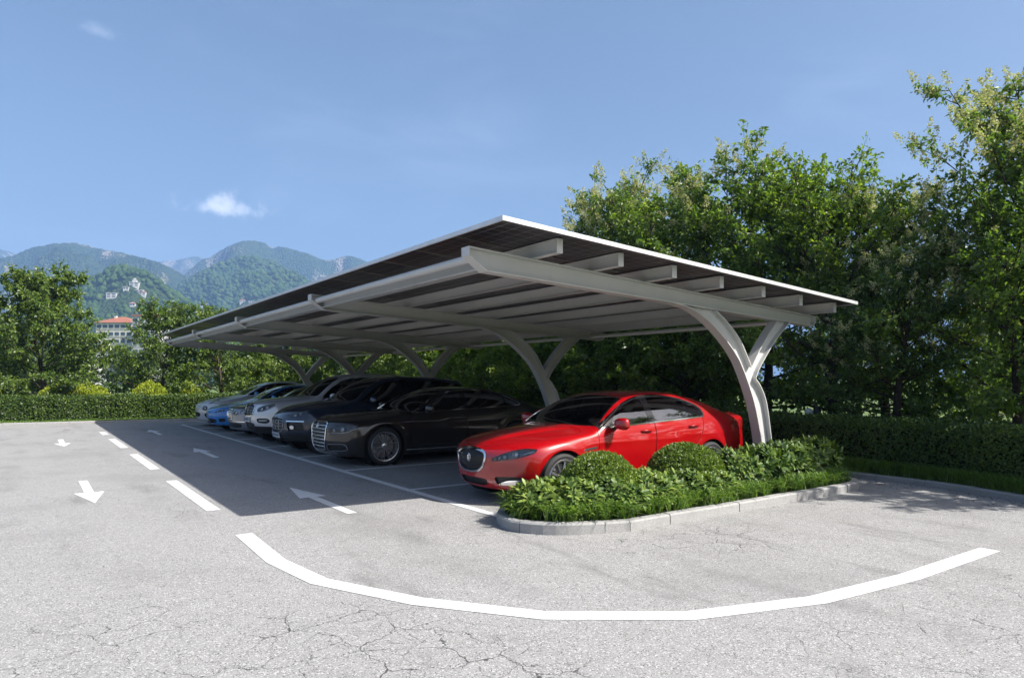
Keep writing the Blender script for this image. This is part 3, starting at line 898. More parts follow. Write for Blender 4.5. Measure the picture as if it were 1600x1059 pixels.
def split_tris(V, T, f):
    """cut triangles along f=0; returns new V, inside triangles (f<0), outside triangles"""
    s = f[T] < 0; c = s.sum(1)
    ins, outs = [T[c == 3]], [T[c == 0]]
    mix = T[(c == 1) | (c == 2)]
    if len(mix) == 0: return V, ins[0], outs[0]
    sm = f[mix] < 0; one_in = sm.sum(1) == 1
    lone = np.where(one_in, np.argmax(sm, 1), np.argmin(sm, 1)); r = np.arange(len(mix))
    a, b, c_ = mix[r, lone], mix[r, (lone + 1) % 3], mix[r, (lone + 2) % 3]
    def edge_pts(p, q):
        lo, hi = np.minimum(p, q), np.maximum(p, q); t = f[lo] / (f[lo] - f[hi]); return lo, hi, t
    E = np.concatenate([np.stack([np.minimum(a, b), np.maximum(a, b)], -1), np.stack([np.minimum(a, c_), np.maximum(a, c_)], -1)])
    U, inv = np.unique(E, axis=0, return_inverse=True); inv = inv.ravel()
    t = f[U[:, 0]] / (f[U[:, 0]] - f[U[:, 1]]); NV = V[U[:, 0]] + (V[U[:, 1]] - V[U[:, 0]]) * t[:, None]
    k = len(V); V = np.concatenate([V, NV]); ab, ac = k + inv[:len(mix)], k + inv[len(mix):]
    tri = np.stack([a, ab, ac], -1); quad = np.concatenate([np.stack([ab, b, c_], -1), np.stack([ab, c_, ac], -1)]); oi2 = np.concatenate([one_in, one_in])
    return V, np.concatenate(ins + [tri[one_in], quad[~oi2]]), np.concatenate(outs + [tri[~one_in], quad[oi2]])

class CarBuilder:
    def __init__(s, name, spec, loc, label, paint_mat, res=(40, 110, 120)):
        s.B = Body(spec); s.sp = spec; s.paint = paint_mat
        s.root = empty(name, loc, label, 'car', 'cars parked under the solar carport')
        s.V, s.T = s.B.mesh(*res)
    def cut(s, f):
        s.V, i, s.T = split_tris(s.V, s.T, f(s.V)); return i
    def cut_convex(s, pts, side):
        """cut a thin convex outline exactly, edge by edge"""
        g = sdf_poly(pts); A = lambda P: (P[:, 0], P[:, 2]) if side else (np.abs(P[:, 1]), P[:, 2])
        far = g(*A(s.V)); gate = (np.abs(s.V[:, 1]) > 0.35) if side else (s.V[:, 0] < 0.8)
        near = (far[s.T].min(1) < 0.12) & gate[s.T].all(1)
        keep, T = s.T[~near], s.T[near]; P = np.array(pts); c = P.mean(0); outs = [keep]
        for i in range(len(P)):
            p, q = P[i], P[(i + 1) % len(P)]; n = np.array([q[1] - p[1], p[0] - q[0]]); n = n / np.linalg.norm(n)
            if (c - p) @ n > 0: n = -n
            a, b = A(s.V); s.V, T, o = split_tris(s.V, T, (a - p[0]) * n[0] + (b - p[1]) * n[1]); outs.append(o)
        s.T = np.concatenate(outs); return T
    def compact(s, T):
        u, inv = np.unique(T, return_inverse=True); return s.V[u], inv.reshape(-1, 3)
    def part(s, name, T, mat, off=0.0, inn=None, parent=None, both=None, wall_mat=None, liner=None, sides=False):
        """surface piece moved out by off; with inn a solid rim down to inn; sides=True makes one object per side of the car"""
        if sides:
            cy = s.V[T].mean(1)[:, 1]; res = []
            for q in (T[cy < 0], T[cy >= 0]):
                if len(q): res.append(s.part(name, q, mat, off, inn, parent, both, wall_mat, liner))
            return res
        if len(T) == 0: return None
        V, t = s.compact(T); N = s.B.grad(V); Vo = V + N * off
        mats = [mat]; mi = np.zeros(len(t), int); faces = t; verts = Vo; nor = N
        if inn is not None or liner is not None:
            e = np.concatenate([t[:, [0, 1]], t[:, [1, 2]], t[:, [2, 0]]])
            key = np.sort(e, 1); _, idx, cnt = np.unique(key, axis=0, return_index=True, return_counts=True); be = e[idx[cnt == 1]]
            k = len(verts)
            if inn is not None:
                Vi = V + N * inn; verts = np.concatenate([verts, Vo, Vi]); 
                wall = np.concatenate([np.stack([k + be[:, 0], k + len(V) + be[:, 0], k + len(V) + be[:, 1]], -1), np.stack([k + be[:, 0], k + len(V) + be[:, 1], k + be[:, 1]], -1)])
                d = V[be[:, 1]] - V[be[:, 0]]; wn_ = np.zeros_like(V); wnn = np.cross(d, N[be[:, 0]]); np.add.at(wn_, be[:, 0], wnn); np.add.at(wn_, be[:, 1], wnn); wn_ = unit_(wn_)
                nor = np.concatenate([nor, wn_, wn_]); faces = np.concatenate([faces, wall]); mi = np.concatenate([mi, np.full(len(wall), 0 if wall_mat is None else 1)])
                if wall_mat is not None: mats.append(wall_mat)
            if both:
                k = len(verts); Vi = V + N * inn; verts = np.concatenate([verts, Vi]); faces = np.concatenate([faces, t[:, ::-1] + k]); nor = np.concatenate([nor, -N]); mi = np.concatenate([mi, np.zeros(len(t), int)])
            if liner is not None:
                lm, lo = liner; k = len(verts); verts = np.concatenate([verts, V - N * lo]); nor = np.concatenate([nor, -N]); faces = np.concatenate([faces, t[:, ::-1] + k])
                mats.append(lm); mi = np.concatenate([mi, np.full(len(t), len(mats) - 1)])
        me = np_mesh(name, verts, faces, mats, smooth=True, midx=mi, normals=nor)
        return link_mesh(name, me, parent or s.root)
    def recess(s, name, T, mat, depth, parent=None, sides=False, wall=None):
        """sunken floor with walls up to the surface"""
        if sides:
            cy = s.V[T].mean(1)[:, 1]; return [s.recess(name, q, mat, depth, parent, False, wall) for q in (T[cy < 0], T[cy >= 0]) if len(q)]
        V, t = s.compact(T); N = s.B.grad(V); fl_ = V - N * depth
        e = np.concatenate([t[:, [0, 1]], t[:, [1, 2]], t[:, [2, 0]]]); key = np.sort(e, 1)
        _, idx, cnt = np.unique(key, axis=0, return_index=True, return_counts=True); be = e[idx[cnt == 1]]; k = len(V)
        verts = np.concatenate([fl_, V]); w = np.concatenate([np.stack([be[:, 0], be[:, 1], k + be[:, 1]], -1), np.stack([be[:, 0], k + be[:, 1], k + be[:, 0]], -1)])
        me = np_mesh(name, verts, np.concatenate([t, w]), [mat, wall or mat], smooth=False, midx=np.r_[np.zeros(len(t)), np.ones(len(w))])
        return link_mesh(name, me, parent or s.root)
    # ---- regions
    def side_region(s, pts, gate=0.35):
        g = sdf_poly(pts); return lambda P: np.maximum(g(P[:, 0], P[:, 2]), gate - np.abs(P[:, 1]))
    def front_region(s, pts, mirror=False, xmax=0.8):
        g = sdf_poly(pts)
        return lambda P: np.maximum(g(np.abs(P[:, 1]) if mirror else P[:, 1], P[:, 2]), (P[:, 0] - xmax))
    def corner_region(s, pts, xc=1.0, zr=(0, 9), rear=False):
        """outline in (bearing round the corner in degrees, height)"""
        g = sdf_poly([(a / 60.0, z) for a, z in pts]); L = s.sp['L']
        def f(P):
            dx = (xc - P[:, 0]) if not rear else (P[:, 0] - (L - xc))
            al = np.degrees(np.arctan2(np.abs(P[:, 1]), dx)); return g(al / 60.0, P[:, 2])
        return f

def seat_part(mb, x, y, zb, lean=0.22, w=0.25):
    mb.prism([(x - 0.28, zb), (x + 0.27, zb), (x + 0.27, zb + 0.13), (x - 0.26, zb + 0.16)], 'y', y - w, y + w)
    mb.prism([(x + 0.20, zb + 0.12), (x + 0.33, zb + 0.12), (x + 0.33 + lean, zb + 0.66), (x + 0.24 + lean, zb + 0.68)], 'y', y - w * 0.95, y + w * 0.95)
    mb.prism([(x + 0.26 + lean, zb + 0.70), (x + 0.34 + lean, zb + 0.70), (x + 0.37 + lean, zb + 0.88), (x + 0.30 + lean, zb + 0.89)], 'y', y - 0.13, y + 0.13)

def make_wheel(cb, ax, az, yc, side, R_t, R_r, width, spokes, style, rimmat, rim_dark=None):
    """wheel at local (ax, yc, az); side -1 faces the viewer"""
    root = empty('wheel', (ax, yc, az), parent=cb.root)
    o = side
    mb = MB(); w = width / 2
    prof = [(R_r - 0.01, -w + 0.02), (R_r + 0.012, -w), (R_r + 0.03, -w - 0.002), (R_t - 0.045, -w - 0.006), (R_t - 0.014, -w + 0.012), (R_t, -w + 0.045), (R_t, w - 0.045), (R_t - 0.014, w - 0.012), (R_t - 0.045, w + 0.006), (R_r + 0.03, w + 0.002), (R_r + 0.012, w), (R_r - 0.01, w - 0.02)]
    mb.lathe(prof, (0, 0, 0), 'y', 56)
    for k in (-0.5, 0.0, 0.5):                        # tread grooves stand as thin rings
        mb.lathe([(R_t + 0.001, k * w - 0.014), (R_t + 0.005, k * w - 0.012), (R_t + 0.005, k * w + 0.012), (R_t + 0.001, k * w + 0.014)], (0, 0, 0), 'y', 56)
    mb.build('tyre', M_tyre, root, smooth='auto')
    mb = MB(); f = o * (w - 0.004)
    mb.lathe([(R_r + 0.012, f), (R_r + 0.006, f + o * 0.008), (R_r - 0.012, f + o * 0.004), (R_r - 0.022, f - o * 0.03), (R_r - 0.03, f - o * 0.13), (R_r - 0.03, -o * w * 0.8)], (0, 0, 0), 'y', 56)
    hub = 0.062
    mb.lathe([(0.001, f - o * 0.012), (0.034, f - o * 0.012), (hub, f - o * 0.022), (hub + 0.012, f - o * 0.06), (hub, f - o * 0.10)], (0, 0, 0), 'y', 24)
    for k in range(spokes):
        a = 2 * math.pi * (k + 0.25) / spokes
        for da in ((-0.5, 0.5) if style == 'twin' else (0,)):
            sp_w = 0.010 if style == 'twin' else 0.017
            a1 = a + da * 0.10; a2 = a + da * (0.24 if style == 'twin' else 0)
            r1, r2 = hub - 0.004, R_r - 0.014
            p1 = np.array([math.cos(a1) * r1, math.sin(a1) * r1]); p2 = np.array([math.cos(a2) * r2, math.sin(a2) * r2])
            n = np.array([-(p2 - p1)[1], (p2 - p1)[0]]); n /= np.linalg.norm(n)
            v = []
            for (p, hw, dep) in ((p1, sp_w * 1.35, 0.020), ((p1 + p2) / 2, sp_w * 0.95, 0.014), (p2, sp_w * 1.1, 0.006)):
                for sgn, yy in ((-1, 0.010), (-0.55, 0), (0.55, 0), (1, 0.010), (1, 0.045), (-1, 0.045)):
                    q = p + n * hw * sgn; v.append((q[0], f - o * (dep + yy), q[1]))
            fs = []
            for seg in range(2):
                for e in range(6): fs.append((seg * 6 + e, seg * 6 + (e + 1) % 6, seg * 6 + 6 + (e + 1) % 6, seg * 6 + 6 + e))
            mb.add(v, fs)
    mb.build('rim', rimmat, root, smooth='auto')
    mb = MB(); mb.lathe([(0.06, f - o * 0.115), (R_r * 0.80, f - o * 0.115), (R_r * 0.80, f - o * 0.14), (0.06, f - o * 0.14)], (0, 0, 0), 'y', 32); mb.build('brake_disc', M_disc, root)
    mb = MB(); mb.lathe([(0.001, f - o * 0.165), (R_r - 0.02, f - o * 0.165)], (0, 0, 0), 'y', 24); mb.build('barrel', M_well, root)
    return root

def build_car(name, sp, loc, label, paint_mat, res, opt):
    cb = CarBuilder(name, sp, loc, label, paint_mat, res); B = cb.B; root = cb.root; L = sp['L']
    # wheel openings and wheels
    for (ax, az, ra) in sp['axles']:
        cb.cut(lambda P: np.maximum(np.hypot(P[:, 0] - ax, P[:, 2] - az) - ra, 0.42 - np.abs(P[:, 1])))
        yw = B.side_pt(ax, az + ra + 0.04, -1)[0][1]
        for sd in (-1, 1):
            mb = MB(); yo = abs(yw) - 0.012
            prof = [(ra + 0.004, sd * yo), (ra + 0.004, sd * 0.52), (0.05, sd * 0.50)]
            mb.lathe(prof, (ax, 0, az), 'y', 40); mb.build('wheel_arch', M_well, root, smooth='auto')
            wd = sp.get('tyre_w', 0.235)
            make_wheel(cb, ax, sp['R'], sd * (yo - wd / 2 - 0.004), sd, sp['R'] + 0.0, sp['rim'], wd, sp['spokes'], sp['spoke_style'], opt.get('rim_mat', M_rim))
    # grille
    gp = opt['grille']; greg = cb.front_region(gp['pts'])
    if gp.get('frame', 0) > 0:
        fr = gp['frame']; ring = cb.cut(lambda P: np.maximum(greg(P) - fr, -(greg(P)))) if False else None
        V0_ = cb.V
        big = cb.cut(lambda P: greg(P) - fr)
        cb.V, gi, ring = split_tris(cb.V, big, greg(cb.V))
        cb.part('grille_surround', ring, gp.get('frame_mat', M_chrome), gp.get('proud', 0.012), -0.02)
    else:
        gi = cb.cut(greg)
    grille = cb.recess('grille', gi, M_blk, 0.035)
    gs = sdf_poly(gp['pts'])
    mb = MB()
    ys = np.linspace(min(p[0] for p in gp['pts']), max(p[0] for p in gp['pts']), 60); zs = np.linspace(min(p[1] for p in gp['pts']), max(p[1] for p in gp['pts']), 60)
    few = len(gp.get('h', [])) + len(gp.get('v', [])) <= 9
    def strip(points, r):
        pts = []
        for (y, z) in points:
            p, n = B.front_pt(y, z); pts.append(tuple(p - n * gp.get('bar_depth', 0.014)))
        if len(pts) > 1:
            m_ = MB() if few else mb
            m_.tube(pts, r, 6)
            if few: m_.build('grille_bar', gp.get('bar_mat', M_blk), grille, smooth=True)
    for z in gp.get('h', []):
        q = [y for y in ys if gs(np.array([y]), np.array([z]))[0] < 0]
        if len(q) > 1: strip([(y, z) for y in np.linspace(q[0], q[-1], 9)], gp['bar'])
    for y in gp.get('v', []):
        q = [z for z in zs if gs(np.array([y]), np.array([z]))[0] < 0]
        if len(q) > 1: strip([(y, z) for z in np.linspace(q[0], q[-1], 7)], gp['bar'])
    if not few: tag(mb.build('grille_mesh', gp.get('bar_mat', M_blk), grille, smooth=True), kind='stuff')
    if gp.get('badge'):
        y, z, r = gp['badge']; p, n = B.front_pt(y, z)
        bd = MB(); 
        for (rr, t0, dz) in ((r, 0.0, 0.0),):
            bd.lathe([(rr * 0.78, 0.004), (rr * 0.86, 0.010), (rr, 0.008), (rr * 1.02, 0.0), (rr * 0.78, 0.0)], (0, 0, 0), 'z', 28)
        bd.prism([(-0.3 * r, -0.55 * r), (0.25 * r, -0.6 * r), (0.45 * r, -0.1 * r), (0.2 * r, 0.55 * r), (-0.15 * r, 0.65 * r), (-0.45 * r, 0.1 * r)], 'z', 0.0, 0.009)
        ob = bd.build('badge', M_chrome, grille, smooth='auto'); ob.location = tuple(p - n * 0.004); ob.rotation_euler = Vector(n).to_track_quat('Z', 'Y').to_euler(); ob.scale = (0.85, 1.2, 1)
    for d in opt.get('pieces', []):                     # chrome or body-coloured pieces laid on the surface
        if d.get('convex'):
            T = cb.cut_convex(d['pts'], bool(d.get('side')))
            if len(T): cb.part(d['name'], T, d['mat'], d.get('off', 0.006), d.get('inn', -0.015), sides=d.get('mirror', False) or d.get('side', False))
            continue
        reg = cb.corner_region(d['pts'], d.get('xc', 1.0)) if d.get('corner') else cb.front_region(d['pts'], d.get('mirror', False)) if not d.get('side') else cb.side_region(d['pts'])
        T = cb.cut(reg)
        if len(T): cb.part(d['name'], T, d['mat'], d.get('off', 0.006), d.get('inn', -0.015), sides=d.get('mirror', False) or d.get('side', False) or d.get('corner', False))
    # bumper openings
    for d in opt.get('intakes', []):
        reg = cb.front_region(d['pts'], d.get('mirror', False)); fr = d.get('frame', 0)
        T = cb.cut(lambda P: reg(P) - fr)
        if len(T) == 0: continue
        if fr:
            cb.V, T, ring = split_tris(cb.V, T, reg(cb.V))
            cb.part('intake_surround', ring, d.get('frame_mat', M_chrome), 0.006, -0.015, sides=d.get('mirror', False))
        cb.recess(d.get('name', 'air_intake'), T, d.get('mat', M_blk), d.get('depth', 0.03), sides=d.get('mirror', False))
    # head lamps
    for d in opt['lamps']:
        T = cb.cut(cb.corner_region(d['pts'], d.get('xc', 1.0)))
        for q in (T[cb.V[T].mean(1)[:, 1] < 0], T[cb.V[T].mean(1)[:, 1] >= 0]):
            if not len(q): continue
            sgn = -1 if cb.V[q].mean(1)[:, 1].mean() < 0 else 1
            hl = cb.part('headlight', q, M_lens, 0.002, -0.004)
            cb.recess('housing', q, d.get('mat', M_lampd), 0.05, hl, wall=M_refl)
            for (al, z, r) in d['bulbs']:
                mb = MB()
                a = math.radians(al); o_ = np.array([[d.get('xc', 1.0), 0, z]]); dr = np.array([[-math.cos(a), sgn * math.sin(a), 0]])
                p = B.shoot(o_, dr)[0]; n = B.grad(p[None])[0]; n = n * 0.6 + np.array([-0.7, 0, 0]); n /= np.linalg.norm(n)
                c = p - n * 0.042 ; q_ = Vector(n).to_track_quat('Z', 'Y').to_matrix()
                prof = [(r * 1.0, 0.030), (r * 0.94, 0.030), (r * 0.84, 0.012), (r * 0.80, 0.012), (r * 0.70, 0.024), (r * 0.42, 0.036), (0.001, 0.040)]
                k0 = len(mb.v); mb.lathe(prof, (0, 0, 0), 'z', 20)
                for i in range(k0, len(mb.v)): mb.v[i] = tuple(Vector(c) + q_ @ Vector(mb.v[i]))
                mb.build('projector', M_refl, hl, smooth='auto')
            for st in d.get('strips', []):
                pts = []
                for (al, z) in st:
                    a = math.radians(al); p = B.shoot(np.array([[d.get('xc', 1.0), 0, z]]), np.array([[-math.cos(a), sgn * math.sin(a), 0]])); n = B.grad(p)[0]; pts.append(tuple(p[0] - n * 0.02))
                mb = MB(); mb.tube(pts, d.get('strip_r', 0.007), 6); mb.build('light_strip', M_refl, hl, smooth=True)
    # tail lamps
    T = cb.cut(cb.corner_region(opt.get('tail', [(30, 0.80), (62, 0.84), (72, 0.93), (64, 0.98), (30, 0.96)]), 1.0, rear=True))
    cb.part('tail_lamp', T, M_tail, 0.003, -0.01, sides=True)
    # glass: windscreen, rear window
    for nm, (xb, kb, xh, kh, m, zmin) in (('windscreen', opt['screen']), ('rear_window', opt['rear'])):
        if nm == 'windscreen': f = lambda P: np.maximum(np.maximum(np.maximum(np.abs(P[:, 1]) - B.ws(P[:, 0], P[:, 2]) + m, xb + kb * P[:, 1] ** 2 - P[:, 0]), P[:, 0] - xh - kh * P[:, 1] ** 2), zmin - P[:, 2])
        else: f = lambda P: np.maximum(np.maximum(np.maximum(np.abs(P[:, 1]) - B.ws(P[:, 0], P[:, 2]) + m, P[:, 0] - xb + kb * P[:, 1] ** 2), xh - kh * P[:, 1] ** 2 - P[:, 0]), zmin - P[:, 2])
        T = cb.cut(f)
        if not len(T): continue
        fv = f(cb.V) + 0.030
        cb.V, gi, fr = split_tris(cb.V, T, fv)
        g = cb.part(nm, gi, M_glass if nm == 'windscreen' else M_glassd, -0.003)
        cb.part('frit_band', fr, M_gloss, -0.003, -0.012, g)
    # side windows
    dlo = opt['dlo']; T = cb.cut(cb.side_region([(x, z) for x, z in dlo], 0.3) if opt.get('trim', 0) == 0 else (lambda P: cb.side_region(dlo, 0.3)(P) - opt['trim']))
    if opt.get('trim', 0):
        cb.V, gi, ring = split_tris(cb.V, T, cb.side_region(dlo, 0.3)(cb.V))
        cb.part('window_trim', ring, opt.get('trim_mat', M_chrome), 0.004, -0.012, sides=True)
    else: gi = T
    for nm, pts, mat in opt['windows']:
        cb.V, w, gi = split_tris(cb.V, gi, cb.side_region(pts, 0.3)(cb.V))
        cb.part('side_window', w, mat, -0.004, sides=True)
    cb.part('pillar_cover', gi, M_gloss, -0.002, -0.015, sides=True)
    # panel gaps and doors
    gap = 0.0035
    def with_gap(f):
        T = cb.cut(lambda P: f(P) - gap)
        cb.V, inner, ring = split_tris(cb.V, T, f(cb.V) + gap)
        return inner, ring
    for pts in opt.get('hood_gap', []):
        g = sdf_poly(pts); inner, ring = with_gap(lambda P: np.maximum(g(P[:, 0], np.abs(P[:, 1])), 0.62 - P[:, 2]))
        tag(cb.recess('panel_gap', ring, M_well, 0.012), kind='stuff'); cb.part('hood', inner, cb.paint)
    for k, pts in enumerate(opt['doors']):
        inner, ring = with_gap(cb.side_region(pts, 0.35))
        for r in cb.recess('panel_gap', ring, M_well, 0.010, sides=True): tag(r, kind='stuff')
        ds = cb.part('door', inner, cb.paint, 0.0, sides=True, liner=(M_seat, 0.02))
        hx, hz = opt['handles'][k]
        for d, sd in zip(ds, (-1, 1)):
            p, n = B.side_pt(hx, hz, sd); q = Vector(n)
            mb = MB(); t = Vector((1, 0, 0)); t = (t - q * t.dot(q)).normalized(); u = q.cross(t)
            pts_ = [Vector(p) + t * a + q * b for a, b in ((-0.105, 0.0), (-0.085, 0.028), (0.0, 0.034), (0.085, 0.028), (0.105, 0.0))]
            mb.tube(pts_, [0.009, 0.012, 0.012, 0.012, 0.009], 8); mb.build('handle', opt.get('handle_mat', cb.paint), d, smooth=True)
    # mirrors
    mx, mz = opt['mirror']
    for sd in (-1, 1):
        p, n = B.side_pt(mx + 0.03, mz - 0.10, sd)
        mr = empty('mirror', tuple(p), parent=root)
        mb = MB(); prof = np.linspace(0, 1, 13); rings = []
        sx, sy, sz = 0.055, 0.125, 0.080
        vs, fs = [], []; nu, nv = 12, 18
        for i in range(nu + 1):
            a = -math.pi / 2 + math.pi * i / nu
            for j in range(nv):
                b = 2 * math.pi * j / nv
                def se(t, e): return math.copysign(abs(t) ** e, t)
                X = sx * se(math.cos(a), 0.7) * se(math.cos(b), 0.8); Y = sy * se(math.sin(a), 0.75); Z = sz * se(math.cos(a), 0.7) * se(math.sin(b), 0.75)
                X = X * (1.35 if X < 0 else 0.75); Z = Z * (1.0 + 0.15 * sd * Y / sy)
                vs.append((X - 0.03 + 0.02 * (abs(Y) / sy), Y + sd * 0.165, Z + 0.085))
        for i in range(nu):
            for j in range(nv): fs.append((i * nv + j, i * nv + (j + 1) % nv, (i + 1) * nv + (j + 1) % nv, (i + 1) * nv + j))
        mb.add(vs, fs); mb.build('mirror_shell', opt.get('mirror_mat', cb.paint), mr, smooth=True)
        mb = MB(); mb.tube([(0.0, -sd * 0.02, 0.0), (-0.005, sd * 0.05, 0.028), (-0.02, sd * 0.11, 0.045)], [0.034, 0.024, 0.03], 8); mb.build('mirror_arm', M_blk, mr, smooth=True)
        mb = MB(); mb.box((0.018, sd * 0.165 - 0.10, 0.03), (0.022, sd * 0.165 + 0.10, 0.14)); mb.build('mirror_glass', M_chrome, mr)
    # plates
    if opt.get('plate'):
        y, z, w, h = opt['plate']; p, n = B.front_pt(y, z)
        pl = empty('number_plate', tuple(p + n * 0.012), parent=root); pl.rotation_euler = (0, math.atan2(n[2], -n[0]) * 0.6, 0)
        mb = MB(); mb.box((-0.006, -w / 2, -h / 2), (0.012, w / 2, h / 2)); mb.build('plate', M_plate, pl)
        mb = MB(); mb.box((-0.008, w / 2 - 0.045, -h / 2 + 0.004), (-0.0065, w / 2 - 0.002, h / 2 - 0.004)); mb.build('country_band', M_plateb, pl)
        mb = MB(); rn = random.Random(3)
        for k in range(7):
            y0 = w / 2 - 0.075 - k * (w - 0.09) / 7.0
            mb.box((-0.008, y0 - 0.03, -h * 0.28), (-0.0065, y0 - 0.022, h * 0.28)); mb.box((-0.008, y0 - 0.008, -h * 0.28), (-0.0065, y0, h * 0.28)); mb.box((-0.0082, y0 - 0.022, h * rn.choice((-0.25, 0.0, 0.2))), (-0.0065, y0 - 0.008, h * 0.28))
        mb.build('plate_characters', M_blk, pl)
    # lower body trim
    for (nm, pts, mat, off) in opt.get('cladding', []):
        T = cb.cut(cb.side_region(pts, 0.2))
        if len(T): cb.part(nm, T, mat, off, -0.01, sides=True)
    if opt.get('lower'):
        z0 = opt['lower']; T = cb.cut(lambda P: P[:, 2] - z0(P)); cb.part('lower_bumper', T, M_blk, 0.0)
    # the painted shell, lined inside
    cb.part('body', cb.T, cb.paint, 0.0, liner=(M_seat, 0.022))
    # cabin
    cab = opt['cabin']; xs, zf = cab['x'], cab['z']
    mb = MB(); mb.mi = 0
    for y in (-0.37, 0.37): seat_part(mb, xs, y, zf)
    mb.prism([(xs + 0.62, zf), (xs + 1.15, zf), (xs + 1.15, zf + 0.14), (xs + 0.64, zf + 0.17)], 'y', -0.62, 0.62)
    mb.prism([(xs + 1.08, zf + 0.10), (xs + 1.20, zf + 0.10), (xs + 1.40, zf + 0.60), (xs + 1.30, zf + 0.62)], 'y', -0.60, 0.60)
    mb.build('seats', cab.get('mat', M_seat), root, bevel=0.02)
    mb = MB(); mb.prism([(xs - 1.05, 0.45), (xs - 0.62, 0.45), (xs - 0.58, zf + 0.40), (xs - 0.68, zf + 0.47), (xs - 1.02, zf + 0.42)], 'y', -0.64, 0.64); mb.build('dashboard', M_seat, root, bevel=0.02)
    mb = MB(); ring = [(xs - 0.50 + 0.06 * math.sin(a), 0.37 + 0.185 * math.cos(a), zf + 0.40 + 0.175 * math.sin(a)) for a in np.linspace(0, 2 * math.pi, 21)]
    mb.tube(ring, 0.015, 8, cap=False); mb.tube([(xs - 0.50, 0.20, zf + 0.40), (xs - 0.50, 0.54, zf + 0.40)], 0.016, 6); mb.tube([(xs - 0.50, 0.37, zf + 0.40), (xs - 0.75, 0.37, zf + 0.30)], 0.03, 8); mb.build('steering_wheel', M_blk, root, smooth='auto')
    mb = MB(); mb.box((0.75, -0.60, 0.20), (L - 0.75, 0.60, 0.24)); mb.box((xs - 1.1, -0.62, 0.24), (xs - 1.05, 0.62, 0.80)); mb.build('floor_pan', M_well, root)
    print(name, 'tris', len(cb.T))
    return cb
# ------------------------------------------------------------------ the fleet (local x runs from nose to tail, +y is the far side)
def bars(a, b, n): return list(np.linspace(a, b, n))
def sedan(L=4.93, W=0.94, top=None, belt=None, axles=((0.86, 0.335, 0.372), (3.77, 0.335, 0.372)), R=0.335, rim=0.243, spokes=10, style='plain', **kw):
    d = dict(L=L, W=W, axles=axles, R=R, rim=rim, spokes=spokes, spoke_style=style,
        top=top, belt=belt,
        plan=[(0, 0.93), (0.4, 0.965), (0.9, 1.0), (2.5, 1.0), (3.8, 1.0), (L - 0.55, 0.97), (L, 0.90)],
        sect=[(-0.3, 0.90), (0, 0.935), (0.12, 0.958), (0.35, 0.982), (0.6, 1.0), (0.8, 0.996), (0.93, 0.973), (1.0, 0.945)],
        nose=[(0.1, 0.20), (0.22, 0.085), (0.35, 0.03), (0.5, 0.005), (0.62, 0.0), (0.70, 0.02), (0.78, 0.09), (0.9, 0.3)],
        tail=[(0.1, L - 0.15), (0.3, L - 0.06), (0.55, L), (0.8, L - 0.03), (1.0, L - 0.01), (1.1, L - 0.01), (1.3, L)],
        crown=[(0, 0.10), (1.0, 0.10), (1.5, 0.12), (2.2, 0.10), (3.0, 0.09), (4.0, 0.10), (L, 0.07)],
        round=[(0, 0.12), (1.0, 0.09), (1.6, 0.075), (2.5, 0.10), (3.5, 0.10), (L - 0.5, 0.08)],
        bot=[(0, 0.20), (0.4, 0.18), (1.0, 0.165), (3.9, 0.175), (4.5, 0.22), (L, 0.28)],
        bow_n=(0.48, 2.3), bow_t=(0.30, 2.6), tumble=(0.40, 0.55))
    d.update(kw); return d

# ---- red sedan
red_top = [(0, 0.70), (0.08, 0.735), (0.25, 0.80), (0.6, 0.875), (1.0, 0.935), (1.28, 0.972), (1.42, 1.005), (1.75, 1.185), (2.05, 1.325), (2.28, 1.395), (2.55, 1.437), (2.85, 1.452), (3.15, 1.440), (3.5, 1.385), (3.85, 1.290), (4.2, 1.170), (4.42, 1.108), (4.6, 1.088), (4.82, 1.085), (4.93, 1.07)]
red_belt = [(0, 0.70), (0.5, 0.785), (1.0, 0.868), (1.5, 0.922), (2.5, 0.980), (3.5, 1.028), (4.2, 1.045), (4.93, 1.03)]
red_spec = sedan(top=red_top, belt=red_belt, hood=[(0.16, 0.52, 0.15, 1.40, 0.020)], creases=[(0.735, 0.9, 4.6, 0.010, 0.05, 0.020), (0.335, 1.25, 3.4, 0.012, 0.03, 0.0)], kn=0.14)
dlo_red = rounded([(1.53, 0.962, 1), (1.78, 1.105), (2.06, 1.245), (2.32, 1.330), (2.58, 1.366), (2.88, 1.368), (3.18, 1.330), (3.44, 1.262), (3.62, 1.175), (3.655, 1.075), (3.60, 1.058), (2.6, 1.012)], 2)
